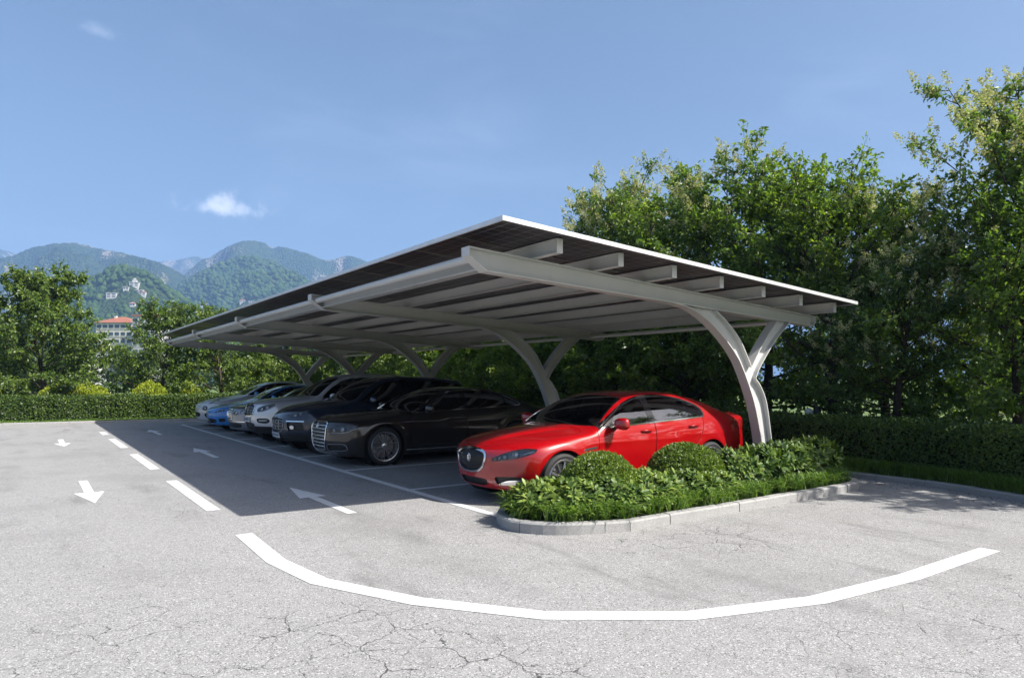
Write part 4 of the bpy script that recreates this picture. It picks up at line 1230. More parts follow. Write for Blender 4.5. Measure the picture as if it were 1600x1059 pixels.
red_opt = dict(
    grille=dict(pts=rounded([(-0.30, 0.668), (0.0, 0.70), (0.30, 0.668), (0.325, 0.60), (0.26, 0.475), (0.13, 0.425), (-0.13, 0.425), (-0.26, 0.475), (-0.325, 0.60)], 2), frame=0.026, proud=0.016, v=bars(-0.30, 0.30, 25), h=bars(0.44, 0.68, 9), bar=0.0035, badge=(0.0, 0.585, 0.045), bar_mat=M_gloss),
    intakes=[dict(pts=rounded([(-0.33, 0.335), (0.33, 0.335), (0.28, 0.235), (-0.28, 0.235)], 2, 0.15)), dict(pts=rounded([(0.43, 0.372), (0.79, 0.385), (0.80, 0.300), (0.45, 0.262)], 2, 0.15), mirror=True)],
    pieces=[dict(name='fog_blade', pts=rounded([(0.45, 0.262), (0.50, 0.292), (0.60, 0.330), (0.80, 0.345), (0.80, 0.292), (0.62, 0.270)], 1, 0.15), mirror=True, mat=M_chrome, off=0.002, inn=-0.03),
            dict(name='side_vent', convex=True, pts=[(1.17, 0.672), (1.20, 0.705), (1.42, 0.722), (1.40, 0.692)], side=True, mat=M_rimd, off=0.004)],
    lamps=[dict(pts=rounded([(24, 0.568), (25, 0.605), (33, 0.668), (42, 0.718), (51, 0.742), (61, 0.730), (56, 0.678), (48, 0.632), (40, 0.602), (32, 0.578)], 1, 0.18), bulbs=[(42.5, 0.662, 0.047), (34.5, 0.627, 0.030), (30.5, 0.610, 0.024), (27, 0.594, 0.018)], strips=[[(46, 0.640), (52, 0.690), (57, 0.712)]], mat=M_lampm)],
    screen=(1.355, 0.26, 2.22, -0.10, 0.065, 0.90), rear=(4.33, 0.15, 3.50, 0.0, 0.07, 1.02),
    dlo=dlo_red, trim=0.020,
    windows=[('f', rounded([(1.74, 0.978), (1.85, 1.130), (2.10, 1.252), (2.34, 1.322), (2.46, 1.342), (2.47, 1.012)], 1, 0.12), M_glass), ('r', rounded([(2.60, 1.020), (2.595, 1.355), (2.88, 1.356), (3.16, 1.322), (3.30, 1.285), (3.33, 1.055)], 1, 0.08), M_glassd), ('q', rounded([(3.36, 1.058), (3.335, 1.272), (3.48, 1.222), (3.535, 1.165), (3.555, 1.075)], 1, 0.1), M_glassd)],
    doors=[rounded([(1.475, 0.97), (1.445, 0.62), (1.46, 0.36), (1.56, 0.275), (2.48, 0.275), (2.535, 0.36), (2.555, 0.90), (2.57, 1.04)], 2, 0.12), rounded([(2.582, 1.04), (2.566, 0.90), (2.548, 0.36), (2.58, 0.275), (3.10, 0.275), (3.30, 0.45), (3.40, 0.66), (3.56, 0.82), (3.64, 1.07)], 2, 0.12)],
    handles=[(2.36, 0.885), (3.36, 0.918)], mirror=(1.74, 1.03),
    hood_gap=[rounded([(0.115, -0.2), (0.125, 0.26), (0.30, 0.52), (0.80, 0.745), (1.34, 0.80), (1.36, -0.2)], 2, 0.15)],
    cabin=dict(x=2.32, z=0.40, mat=M_seatl))
build_car('red_sedan', red_spec, (4.74, 7.66, 0.021), 'glossy red sedan with oval chrome grille parked behind the planting island', M_red, (56, 150, 168), red_opt)

# ---- black sedan
bk_top = [(0, 0.80), (0.1, 0.845), (0.4, 0.905), (0.9, 0.965), (1.35, 1.012), (1.52, 1.04), (1.9, 1.235), (2.25, 1.380), (2.5, 1.437), (2.9, 1.466), (3.3, 1.455), (3.7, 1.392), (4.1, 1.280), (4.45, 1.155), (4.65, 1.092), (5.0, 1.070), (5.2, 1.05)]
bk_belt = [(0, 0.76), (0.5, 0.84), (1.0, 0.905), (1.6, 0.955), (2.6, 0.995), (3.6, 1.03), (4.4, 1.04), (5.2, 1.02)]
bk_spec = sedan(L=5.2, W=0.965, top=bk_top, belt=bk_belt, axles=((0.97, 0.36, 0.405), (4.0, 0.36, 0.405)), R=0.36, rim=0.272, spokes=10, style='twin', hood=[(0.30, 0.62, 0.1, 1.5, 0.014)],
    creases=[(0.80, 0.5, 5.0, 0.012, 0.04, 0.016), (0.34, 1.4, 3.6, 0.012, 0.03, 0.0)], nose=[(0.1, 0.20), (0.22, 0.085), (0.35, 0.02), (0.5, 0.0), (0.68, 0.0), (0.78, 0.02), (0.86, 0.09), (0.96, 0.3)], bow_n=(0.40, 2.6), kn=0.12)
dlo_bk = rounded([(1.60, 0.985, 1), (1.90, 1.145), (2.20, 1.285), (2.50, 1.368), (2.85, 1.398), (3.2, 1.392), (3.55, 1.335), (3.85, 1.245), (4.12, 1.115), (4.16, 1.075), (2.9, 1.035)], 2)
bk_opt = dict(
    grille=dict(pts=rounded([(-0.36, 0.80), (0, 0.815), (0.36, 0.80), (0.385, 0.74), (0.33, 0.40), (0.27, 0.30), (-0.27, 0.30), (-0.33, 0.40), (-0.385, 0.74)], 2, 0.18), frame=0.022, proud=0.010, h=bars(0.355, 0.755, 7), bar=0.0085, bar_mat=M_chrome, badge=(0.0, 0.735, 0.05), bar_depth=0.008),
    intakes=[dict(pts=rounded([(0.40, 0.405), (0.80, 0.420), (0.82, 0.31), (0.40, 0.285)], 2, 0.15), mirror=True, frame=0.011)],
    pieces=[dict(name='sill_strip', convex=True, pts=[(1.42, 0.262), (3.55, 0.262), (3.55, 0.278), (1.42, 0.278)], side=True, mat=M_chrome, off=0.005), dict(name='lower_lip', convex=True, pts=[(-0.05, 0.262), (0.6, 0.262), (0.6, 0.246), (-0.05, 0.246)], mat=M_rimd, off=0.006)],
    lamps=[dict(pts=rounded([(25.5, 0.600), (26, 0.715), (36, 0.745), (48, 0.770), (60, 0.775), (58, 0.70), (50, 0.628), (38, 0.600)], 1, 0.15), bulbs=[(43, 0.690, 0.046), (33, 0.670, 0.034)], strips=[[(29, 0.622), (40, 0.622), (50, 0.650), (56, 0.705)]])],
    screen=(1.43, 0.26, 2.40, -0.10, 0.065, 0.95), rear=(4.58, 0.15, 3.70, 0.0, 0.07, 1.05),
    dlo=dlo_bk, trim=0.016,
    windows=[('f', rounded([(1.86, 1.005), (1.98, 1.165), (2.22, 1.280), (2.50, 1.355), (2.72, 1.378), (2.72, 1.035)], 1, 0.12), M_glassd), ('r', rounded([(2.84, 1.040), (2.835, 1.385), (3.2, 1.380), (3.52, 1.328), (3.74, 1.27), (3.76, 1.070)], 1, 0.08), M_glassd), ('q', rounded([(3.79, 1.072), (3.775, 1.255), (3.95, 1.18), (4.06, 1.115), (4.08, 1.085)], 1, 0.1), M_glassd)],
    doors=[rounded([(1.56, 0.99), (1.52, 0.62), (1.53, 0.38), (1.62, 0.30), (2.72, 0.30), (2.77, 0.38), (2.785, 0.90), (2.79, 1.05)], 2, 0.12), rounded([(2.80, 1.05), (2.795, 0.90), (2.78, 0.38), (2.82, 0.30), (3.40, 0.30), (3.58, 0.50), (3.68, 0.72), (3.80, 0.86), (3.84, 1.08)], 2, 0.12)],
    handles=[(2.58, 0.885), (3.60, 0.915)], mirror=(1.84, 1.065), handle_mat=M_blackp,
    hood_gap=[rounded([(0.10, -0.2), (0.12, 0.38), (0.30, 0.60), (0.80, 0.775), (1.44, 0.83), (1.46, -0.2)], 2, 0.15)],
    cabin=dict(x=2.48, z=0.42))
bk_opt['rim_mat'] = M_rim
build_car('black_sedan', bk_spec, (4.50, 12.78, 0.021), 'long black brown sedan with tall chrome barred grille and many spoked wheels', M_blackp, (44, 120, 136), bk_opt)

# ---- SUVs
def suv(L, W, top, belt, axles, R, rim, nose, **kw):
    d = sedan(L=L, W=W, top=top, belt=belt, axles=axles, R=R, rim=rim, spokes=5, style='twin', nose=nose,
        sect=[(-0.3, 0.90), (0, 0.93), (0.15, 0.965), (0.4, 0.99), (0.65, 1.0), (0.82, 0.99), (0.93, 0.965), (1.0, 0.935)],
        tail=[(0.1, L - 0.2), (0.4, L - 0.05), (0.7, L), (1.0, L - 0.03), (1.3, L - 0.18), (1.6, L - 0.36), (1.75, L - 0.45)],
        bot=[(0, 0.30), (0.4, 0.26), (1.0, 0.25), (3.9, 0.25), (L, 0.36)], crown=[(0, 0.10), (1.3, 0.10), (2.2, 0.09), (3.5, 0.08), (L, 0.08)], tyre_w=0.26,
        round=[(0, 0.14), (1.0, 0.11), (1.7, 0.09), (2.5, 0.12), (L, 0.12)], tumble=(0.30, 0.38), flare=0.028)
    d.update(kw); return d
nv_top = [(0, 0.86), (0.1, 0.925), (0.4, 1.01), (0.9, 1.085), (1.3, 1.135), (1.44, 1.17), (1.8, 1.415), (2.1, 1.580), (2.4, 1.668), (2.8, 1.705), (3.4, 1.695), (4.0, 1.655), (4.5, 1.60), (4.85, 1.55)]
nv_belt = [(0, 0.84), (0.5, 0.93), (1.0, 1.0), (1.6, 1.055), (2.6, 1.09), (3.6, 1.13), (4.85, 1.16)]
nv_spec = suv(4.85, 0.965, nv_top, nv_belt, ((0.93, 0.385, 0.44), (3.83, 0.385, 0.44)), 0.385, 0.262, [(0.1, 0.24), (0.3, 0.08), (0.5, 0.01), (0.68, 0.0), (0.82, 0.05), (0.95, 0.16), (1.1, 0.4)], bow_n=(0.46, 2.3), hood=[(0.34, 0.60, 0.2, 1.4, 0.018)], creases=[(0.50, 1.3, 3.4, 0.012, 0.04, 0.0)])
nv_opt = dict(
    grille=dict(pts=rounded([(-0.38, 0.775), (0.38, 0.775), (0.42, 0.70), (0.36, 0.475), (-0.36, 0.475), (-0.42, 0.70)], 2, 0.2), frame=0.012, h=bars(0.53, 0.725, 4), v=[-0.2, 0.0, 0.2], bar=0.009, bar_mat=M_rimd, frame_mat=M_rimd),
    intakes=[dict(pts=rounded([(0.50, 0.700), (0.84, 0.700), (0.88, 0.54), (0.54, 0.50)], 2, 0.12), mirror=True), dict(pts=rounded([(-0.5, 0.365), (0.5, 0.365), (0.45, 0.30), (-0.45, 0.30)], 1, 0.2))],
    pieces=[dict(name='light_bar', convex=True, pts=[(0.49, 0.708), (0.86, 0.708), (0.86, 0.728), (0.49, 0.728)], mirror=True, mat=M_chrome, off=0.008), dict(name='fog_lamp', pts=[(0.63 + 0.055 * math.cos(a), 0.585 + 0.042 * math.sin(a)) for a in np.linspace(0, 2 * math.pi, 16, endpoint=False)], mirror=True, mat=M_refl, off=0.0, inn=-0.03)],
    lamps=[dict(pts=rounded([(27, 0.815), (36, 0.862), (48, 0.925), (60, 0.96), (57, 0.89), (47, 0.835), (36, 0.80)], 1, 0.15), bulbs=[(40, 0.845, 0.04), (47, 0.88, 0.036)])],
    screen=(1.38, 0.24, 2.22, -0.08, 0.065, 1.05), rear=(4.80, 0.1, 4.35, 0.0, 0.09, 1.15),
    dlo=rounded([(1.62, 1.095, 1), (1.95, 1.36), (2.25, 1.52), (2.6, 1.585), (3.2, 1.59), (3.9, 1.55), (4.35, 1.46), (4.42, 1.25), (4.2, 1.21), (3.0, 1.15)], 2), trim=0.012, trim_mat=M_gloss,
    windows=[('f', rounded([(1.9, 1.115), (2.02, 1.37), (2.28, 1.505), (2.62, 1.565), (2.63, 1.135)], 1, 0.1), M_glassd), ('r', rounded([(2.72, 1.14), (2.71, 1.570), (3.2, 1.572), (3.58, 1.555), (3.60, 1.175)], 1, 0.08), M_glassd), ('q', rounded([(3.68, 1.18), (3.66, 1.55), (4.1, 1.51), (4.3, 1.45), (4.34, 1.26)], 1, 0.1), M_glassd)],
    doors=[rounded([(1.56, 1.10), (1.52, 0.6), (1.56, 0.40), (2.62, 0.40), (2.67, 0.5), (2.68, 1.14)], 2, 0.12), rounded([(2.695, 1.14), (2.685, 0.5), (2.70, 0.40), (3.28, 0.40), (3.44, 0.7), (3.62, 0.92), (3.66, 1.18)], 2, 0.12)],
    handles=[(2.50, 0.99), (3.48, 1.01)], mirror=(1.86, 1.17), plate=(0.0, 0.405, 0.50, 0.11),
    hood_gap=[rounded([(0.20, -0.2), (0.22, 0.36), (0.40, 0.60), (0.85, 0.76), (1.38, 0.80), (1.40, -0.2)], 2, 0.15)],
    cabin=dict(x=2.42, z=0.58), rim_mat=M_rimd, lower=lambda P: 0.44 - 0.06 * (P[:, 0] > 1.2))
build_car('navy_sport_utility', nv_spec, (4.44, 15.32, 0.021), 'dark navy sport utility car between the black sedan and the silver one', M_navy, (32, 84, 104), nv_opt)

sv_top = [(0, 0.98), (0.1, 1.03), (0.4, 1.09), (0.9, 1.145), (1.3, 1.185), (1.44, 1.215), (1.8, 1.46), (2.1, 1.635), (2.4, 1.73), (2.8, 1.775), (3.4, 1.78), (4.1, 1.74), (4.5, 1.69), (4.8, 1.62)]
sv_belt = [(0, 0.93), (0.5, 1.0), (1.0, 1.05), (1.6, 1.08), (2.6, 1.11), (3.6, 1.13), (4.8, 1.15)]
sv_spec = suv(4.80, 0.965, sv_top, sv_belt, ((0.90, 0.385, 0.44), (3.81, 0.385, 0.44)), 0.385, 0.255, [(0.1, 0.26), (0.3, 0.10), (0.5, 0.02), (0.72, 0.0), (0.95, 0.03), (1.03, 0.09), (1.2, 0.4)], bow_n=(0.44, 2.3), hood=[(0.40, 0.62, 0.2, 1.4, 0.018)], creases=[(0.86, 0.8, 4.4, 0.012, 0.04, 0.02)])
sv_opt = dict(
    grille=dict(pts=rounded([(-0.36, 0.985), (0.36, 0.985), (0.40, 0.90), (0.32, 0.715), (-0.32, 0.715), (-0.40, 0.90)], 2, 0.16), frame=0.018, h=[0.785, 0.85, 0.915], bar=0.010, bar_mat=M_rimd, v=[0.0], bar_depth=0.006),
    intakes=[dict(pts=rounded([(0.48, 0.655), (0.80, 0.665), (0.85, 0.60), (0.78, 0.53), (0.52, 0.545)], 1, 0.2), mirror=True), dict(pts=rounded([(-0.42, 0.545), (0.42, 0.545), (0.36, 0.40), (-0.36, 0.40)], 1, 0.2))],
    pieces=[dict(name='day_light', convex=True, pts=[(0.56, 0.587), (0.77, 0.597), (0.77, 0.620), (0.56, 0.610)], mirror=True, mat=M_plate, off=0.0, inn=-0.03)],
    lamps=[dict(pts=rounded([(29, 0.81), (30, 0.90), (40, 0.975), (54, 1.02), (60, 1.0), (54, 0.91), (42, 0.825)], 1, 0.18), bulbs=[(37, 0.885, 0.05), (46, 0.925, 0.045)], strips=[[(31, 0.83), (42, 0.845), (52, 0.92), (57, 0.99)]], strip_r=0.011)],
    screen=(1.38, 0.24, 2.22, -0.08, 0.065, 1.1), rear=(4.75, 0.1, 4.35, 0.0, 0.09, 1.2),
    dlo=rounded([(1.60, 1.125, 1), (1.92, 1.40), (2.22, 1.575), (2.6, 1.655), (3.3, 1.665), (4.0, 1.64), (4.4, 1.56), (4.46, 1.27), (4.2, 1.20), (3.0, 1.165)], 2), trim=0.014,
    windows=[('f', rounded([(1.88, 1.14), (2.0, 1.42), (2.26, 1.565), (2.60, 1.635), (2.61, 1.155)], 1, 0.1), M_glassd), ('r', rounded([(2.70, 1.16), (2.69, 1.645), (3.3, 1.65), (3.58, 1.64), (3.60, 1.18)], 1, 0.08), M_glassd), ('q', rounded([(3.68, 1.185), (3.66, 1.635), (4.1, 1.61), (4.34, 1.54), (4.38, 1.27)], 1, 0.1), M_glassd)],
    doors=[rounded([(1.56, 1.12), (1.52, 0.6), (1.56, 0.42), (2.60, 0.42), (2.65, 0.5), (2.66, 1.16)], 2, 0.12), rounded([(2.675, 1.16), (2.665, 0.5), (2.68, 0.42), (3.26, 0.42), (3.42, 0.7), (3.60, 0.92), (3.64, 1.18)], 2, 0.12)],
    handles=[(2.48, 1.01), (3.46, 1.03)], mirror=(1.84, 1.20), plate=(0.0, 0.62, 0.44, 0.13),
    hood_gap=[rounded([(0.12, -0.2), (0.14, 0.40), (0.34, 0.62), (0.85, 0.77), (1.38, 0.81), (1.40, -0.2)], 2, 0.15)],
    cabin=dict(x=2.40, z=0.62), lower=lambda P: 0.46 + 0.0 * P[:, 0])
build_car('silver_sport_utility', sv_spec, (4.52, 17.95, 0.021), 'silver sport utility car with black barred grille and white number plate', M_silver, (30, 78, 96), sv_opt)

# ---- three farther cars
def lesser(shift=0.0, **kw):
    o = dict(
        screen=(1.40, 0.26, 2.30, -0.10, 0.065, 0.93), rear=(4.40, 0.15, 3.60, 0.0, 0.07, 1.05),
        dlo=rounded([(1.56, 0.985, 1), (1.84, 1.135), (2.12, 1.270), (2.42, 1.350), (2.8, 1.378), (3.15, 1.355), (3.5, 1.27), (3.85, 1.13), (3.80, 1.065), (2.7, 1.025)], 2), trim=0.014,
        windows=[('f', rounded([(1.80, 1.0), (1.92, 1.15), (2.15, 1.262), (2.42, 1.335), (2.58, 1.352), (2.58, 1.025)], 1, 0.12), M_glassd), ('r', rounded([(2.68, 1.03), (2.675, 1.362), (3.12, 1.342), (3.44, 1.268), (3.62, 1.19), (3.62, 1.065)], 1, 0.08), M_glassd)],
        doors=[rounded([(1.52, 0.99), (1.48, 0.62), (1.5, 0.36), (1.58, 0.29), (2.55, 0.29), (2.60, 0.36), (2.62, 1.04)], 2, 0.12), rounded([(2.635, 1.04), (2.615, 0.36), (2.65, 0.29), (3.20, 0.29), (3.36, 0.46), (3.46, 0.70), (3.60, 0.86), (3.66, 1.07)], 2, 0.12)],
        handles=[(2.44, 0.90), (3.42, 0.93)], mirror=(1.78, 1.055), cabin=dict(x=2.40, z=0.42))
    o.update(kw); return o
gen_top = [(0, 0.78), (0.1, 0.825), (0.4, 0.885), (0.9, 0.95), (1.3, 0.995), (1.46, 1.03), (1.8, 1.22), (2.1, 1.355), (2.4, 1.425), (2.8, 1.455), (3.2, 1.435), (3.6, 1.355), (4.0, 1.22), (4.3, 1.115), (4.6, 1.085), (4.9, 1.06)]
gen_belt = [(0, 0.75), (0.5, 0.83), (1.0, 0.90), (1.6, 0.95), (2.6, 0.99), (3.6, 1.03), (4.9, 1.03)]
gr_spec = sedan(L=4.9, W=0.95, top=gen_top, belt=gen_belt, nose=[(0.1, 0.20), (0.22, 0.07), (0.35, 0.01), (0.5, 0.0), (0.72, 0.0), (0.80, 0.03), (0.88, 0.12), (0.98, 0.3)], bow_n=(0.36, 2.6), spokes=5, style='twin')
gr_opt = lesser(grille=dict(pts=rounded([(-0.30, 0.76), (0.30, 0.76), (0.28, 0.50), (-0.28, 0.50)], 2, 0.15), frame=0.02, v=bars(-0.26, 0.26, 11), h=bars(0.53, 0.74, 5), bar=0.005, bar_mat=M_chrome),
    lamps=[dict(pts=[(27.5 + 6.2 * math.cos(a), 0.685 + 0.088 * math.sin(a)) for a in np.linspace(0, 2 * math.pi, 22, endpoint=False)], bulbs=[(27.5, 0.685, 0.06)], mat=M_refl), dict(pts=[(42 + 5.6 * math.cos(a), 0.70 + 0.075 * math.sin(a)) for a in np.linspace(0, 2 * math.pi, 22, endpoint=False)], bulbs=[(42, 0.70, 0.05)], mat=M_refl)],
    intakes=[dict(pts=rounded([(-0.72, 0.40), (0.72, 0.40), (0.66, 0.26), (-0.66, 0.26)], 1, 0.15))], pieces=[dict(name='bumper_strip', convex=True, pts=[(-0.05, 0.425), (0.80, 0.425), (0.80, 0.445), (-0.05, 0.445)], mat=M_chrome, off=0.006)])
build_car('grey_sedan', gr_spec, (4.70, 20.62, 0.021), 'grey sedan with paired round headlights beside the silver sport utility car', M_grey, (26, 60, 80), gr_opt)
bl_top = [(0, 0.66), (0.1, 0.715), (0.4, 0.80), (0.9, 0.90), (1.25, 0.965), (1.42, 1.01), (1.8, 1.21), (2.1, 1.345), (2.4, 1.42), (2.8, 1.45), (3.2, 1.43), (3.6, 1.35), (4.0, 1.24), (4.3, 1.14), (4.6, 1.10), (4.75, 1.07)]
bl_spec = sedan(L=4.75, W=0.93, top=bl_top, belt=[(0, 0.66), (0.5, 0.77), (1.0, 0.87), (1.6, 0.94), (2.6, 0.98), (3.6, 1.02), (4.75, 1.03)], axles=((0.86, 0.335, 0.372), (3.70, 0.335, 0.372)), spokes=5, style='twin')
bl_opt = lesser(grille=dict(pts=rounded([(-0.50, 0.40), (0.50, 0.40), (0.56, 0.33), (0.46, 0.25), (-0.46, 0.25), (-0.56, 0.33)], 1, 0.2), h=[0.30, 0.35], bar=0.006, frame=0),
    lamps=[dict(pts=rounded([(26, 0.60), (36, 0.655), (50, 0.715), (60, 0.735), (55, 0.672), (44, 0.615), (32, 0.582)], 1, 0.15), bulbs=[(36, 0.622, 0.032), (45, 0.662, 0.032)])],
    intakes=[dict(pts=rounded([(0.60, 0.40), (0.82, 0.43), (0.80, 0.31), (0.64, 0.28)], 1, 0.2), mirror=True)], pieces=[dict(name='front_badge', pts=[(0.045 * math.cos(a), 0.575 + 0.045 * math.sin(a)) for a in np.linspace(0, 2 * math.pi, 16, endpoint=False)], mat=M_chrome, off=0.006)], trim_mat=M_gloss)
build_car('blue_sedan', bl_spec, (4.63, 23.25, 0.021), 'bright blue low nosed sedan second from the far end', M_bluep, (26, 60, 80), bl_opt)
wh_top = [(0, 0.74), (0.1, 0.80), (0.4, 0.90), (0.9, 1.0), (1.25, 1.06), (1.42, 1.10), (1.8, 1.315), (2.1, 1.45), (2.4, 1.53), (2.8, 1.57), (3.2, 1.56), (3.6, 1.49), (4.0, 1.38), (4.3, 1.26), (4.6, 1.18), (4.75, 1.15)]
wh_spec = sedan(L=4.75, W=0.94, top=wh_top, belt=[(0, 0.74), (0.5, 0.85), (1.0, 0.95), (1.6, 1.02), (2.6, 1.07), (3.6, 1.11), (4.75, 1.12)], axles=((0.86, 0.345, 0.385), (3.72, 0.345, 0.385)), R=0.345, spokes=5, style='twin', nose=[(0.1, 0.20), (0.22, 0.085), (0.4, 0.02), (0.55, 0.0), (0.68, 0.01), (0.78, 0.05), (0.9, 0.2)])
sh = lambda P, d: [(x, z + d) for x, z in P]
base = lesser()
wh_opt = lesser(grille=dict(pts=rounded([(-0.34, 0.50), (0.34, 0.50), (0.40, 0.42), (0.32, 0.34), (-0.32, 0.34), (-0.40, 0.42)], 1, 0.2), h=[0.40, 0.45], bar=0.006, frame=0),
    lamps=[dict(pts=[(36 + 7.0 * math.cos(a), 0.64 + 0.085 * math.sin(a)) for a in np.linspace(0, 2 * math.pi, 20, endpoint=False)], bulbs=[(36, 0.64, 0.055)])],
    intakes=[dict(pts=rounded([(0.56, 0.46), (0.80, 0.47), (0.82, 0.33), (0.60, 0.30)], 1, 0.2), mirror=True)],
    pieces=[dict(name='hood_slit', pts=rounded([(38, 0.795), (44, 0.850), (62, 0.935), (66, 0.935), (60, 0.88), (48, 0.805)], 1, 0.2), corner=True, mat=M_gloss, off=0.003)],
    dlo=sh(base['dlo'], 0.10), windows=[(n, sh(p, 0.10), m) for n, p, m in base['windows']], doors=[sh(p, 0.06) for p in base['doors']], handles=[(2.44, 0.97), (3.42, 1.0)], mirror=(1.78, 1.14), trim_mat=M_gloss,
    screen=(1.38, 0.26, 2.95, -0.10, 0.065, 1.0), rear=(4.45, 0.15, 3.3, 0.0, 0.07, 1.12), mirror_mat=M_bluep)
build_car('pearl_hatchback', wh_spec, (4.78, 25.85, 0.021), 'pearl white car with dark glass roof at the far end of the row', M_pearl, (26, 60, 80), wh_opt)
# ------------------------------------------------------------------ vegetation
def leaf_material(name, dark, mid, light, gloss=0.35, trans=0.35, rough=0.42):
    m, t, b = new_mat(name)
    g = t.add('ShaderNodeNewGeometry'); oi = t.add('ShaderNodeObjectInfo')
    r = g.outputs['Random Per Island']
    big = t.noise(g.outputs['Position'], 0.9, 3.0, 0.6)
    f = t.math('ADD', t.math('MULTIPLY', r, 0.7), t.math('MULTIPLY', t.math('SUBTRACT', big, 0.35), 0.6))
    f = t.math('ADD', f, t.math('MULTIPLY', t.math('SUBTRACT', oi.outputs['Random'], 0.5), 0.18))
    c = t.ramp(f, [(0.05, dark), (0.45, mid), (0.95, light)])
    t.n.remove(b)
    df = t.add('ShaderNodeBsdfDiffuse'); t.link(c, df.inputs['Color'])
    tr = t.add('ShaderNodeBsdfTranslucent'); t.link(t.mix(1.0, c, (1.15, 1.25, 0.40), 'MULTIPLY'), tr.inputs['Color'])
    gl = t.add('ShaderNodeBsdfGlossy'); gl.inputs['Roughness'].default_value = rough
    mx = t.add('ShaderNodeMixShader'); mx.inputs[0].default_value = trans
    t.link(df.outputs[0], mx.inputs[1]); t.link(tr.outputs[0], mx.inputs[2])
    m2 = t.add('ShaderNodeMixShader'); m2.inputs[0].default_value = 0.10 * gloss
    t.link(mx.outputs[0], m2.inputs[1]); t.link(gl.outputs[0], m2.inputs[2])
    t.link(m2.outputs[0], [n for n in t.n if n.type == 'OUTPUT_MATERIAL'][0].inputs['Surface'])
    return m
M_leaf = leaf_material('tree_leaf', (0.060, 0.115, 0.018), (0.140, 0.225, 0.034), (0.285, 0.365, 0.072), trans=0.55)
M_leaf2 = leaf_material('tree_leaf_deep', (0.050, 0.105, 0.022), (0.115, 0.195, 0.040), (0.250, 0.335, 0.085), trans=0.52)
M_leaf_far = leaf_material('tree_leaf_warm', (0.050, 0.100, 0.016), (0.120, 0.190, 0.030), (0.240, 0.310, 0.062), trans=0.42)
M_hedge = leaf_material('hedge_leaf', (0.030, 0.066, 0.012), (0.070, 0.125, 0.020), (0.140, 0.195, 0.036), trans=0.22)
M_box = leaf_material('box_leaf', (0.070, 0.125, 0.014), (0.140, 0.215, 0.025), (0.26, 0.33, 0.055), gloss=0.5, trans=0.28, rough=0.45)
M_broad = leaf_material('broad_leaf', (0.035, 0.075, 0.014), (0.095, 0.160, 0.028), (0.25, 0.31, 0.065), gloss=0.25, trans=0.22, rough=0.45)
M_golden = leaf_material('golden_leaf', (0.15, 0.20, 0.014), (0.29, 0.35, 0.026), (0.44, 0.47, 0.055), trans=0.3)
M_grass = leaf_material('grass_blade', (0.060, 0.130, 0.020), (0.135, 0.235, 0.036), (0.26, 0.36, 0.085), gloss=0.4, trans=0.35)
M_blossom = leaf_material('blossom', (0.34, 0.35, 0.17), (0.48, 0.47, 0.26), (0.60, 0.58, 0.36), gloss=0.2, trans=0.3, rough=0.7)
M_bark = plain('bark', (0.085, 0.066, 0.050), 0.9, vary=0.55, vscale=18.0, bump=0.7, bscale=35.0, spec=0.2)
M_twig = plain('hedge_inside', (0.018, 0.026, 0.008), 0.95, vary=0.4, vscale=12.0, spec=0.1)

def unit(a): return a / np.maximum(np.linalg.norm(a, axis=-1, keepdims=True), 1e-9)
def leaves(P, D, Nn, ln, wd, fold=0.25):
    """diamond leaves folded along the midrib: base P, direction D, approximate face normal Nn"""
    n = len(P); D = unit(D); S = unit(np.cross(Nn, D)); Up = np.cross(D, S)
    ln = np.broadcast_to(ln, (n,))[:, None]; wd = np.broadcast_to(wd, (n,))[:, None]
    V = np.empty((n, 4, 3), np.float32)
    V[:, 0] = P
    V[:, 1] = P + D * ln * 0.42 + S * wd * 0.5 + Up * wd * fold
    V[:, 2] = P + D * ln - Up * ln * 0.10
    V[:, 3] = P + D * ln * 0.42 - S * wd * 0.5 + Up * wd * fold
    k = np.arange(n, dtype=np.int32)[:, None] * 4
    T = np.concatenate([k + np.array([[0, 1, 2]]), k + np.array([[0, 2, 3]])], axis=1).reshape(-1, 3)
    return V.reshape(-1, 3), T
def long_leaves(P, D, Nn, ln, wd, droop):
    """six-point lance leaves that bend over"""
    n = len(P); D = unit(D); S = unit(np.cross(Nn, D)); Up = np.cross(D, S)
    ln = np.broadcast_to(ln, (n,))[:, None]; wd = np.broadcast_to(wd, (n,))[:, None]
    dz = np.array([0, 0, 1.0])
    V = np.empty((n, 6, 3), np.float32)
    m1 = P + D * ln * 0.40; m2 = P + D * ln * 0.75 - dz * ln * droop * 0.35
    V[:, 0] = P
    V[:, 1] = m1 + S * wd * 0.42 + Up * wd * 0.12; V[:, 5] = m1 - S * wd * 0.42 + Up * wd * 0.12
    V[:, 2] = m2 + S * wd * 0.40 + Up * wd * 0.10; V[:, 4] = m2 - S * wd * 0.40 + Up * wd * 0.10
    V[:, 3] = P + D * ln - dz * ln * droop
    k = np.arange(n, dtype=np.int32)[:, None] * 6
    T = np.concatenate([k + np.array([t]) for t in ([0, 1, 5], [1, 2, 4], [1, 4, 5], [2, 3, 4])], axis=1).reshape(-1, 3)
    return V.reshape(-1, 3), T
def join(parts):
    V, T, k = [], [], 0
    for v, t in parts: V.append(v); T.append(t + k); k += len(v)
    return np.concatenate(V), np.concatenate(T)
def rand_dirs(rng, n):
    d = rng.normal(size=(n, 3)); return unit(d)

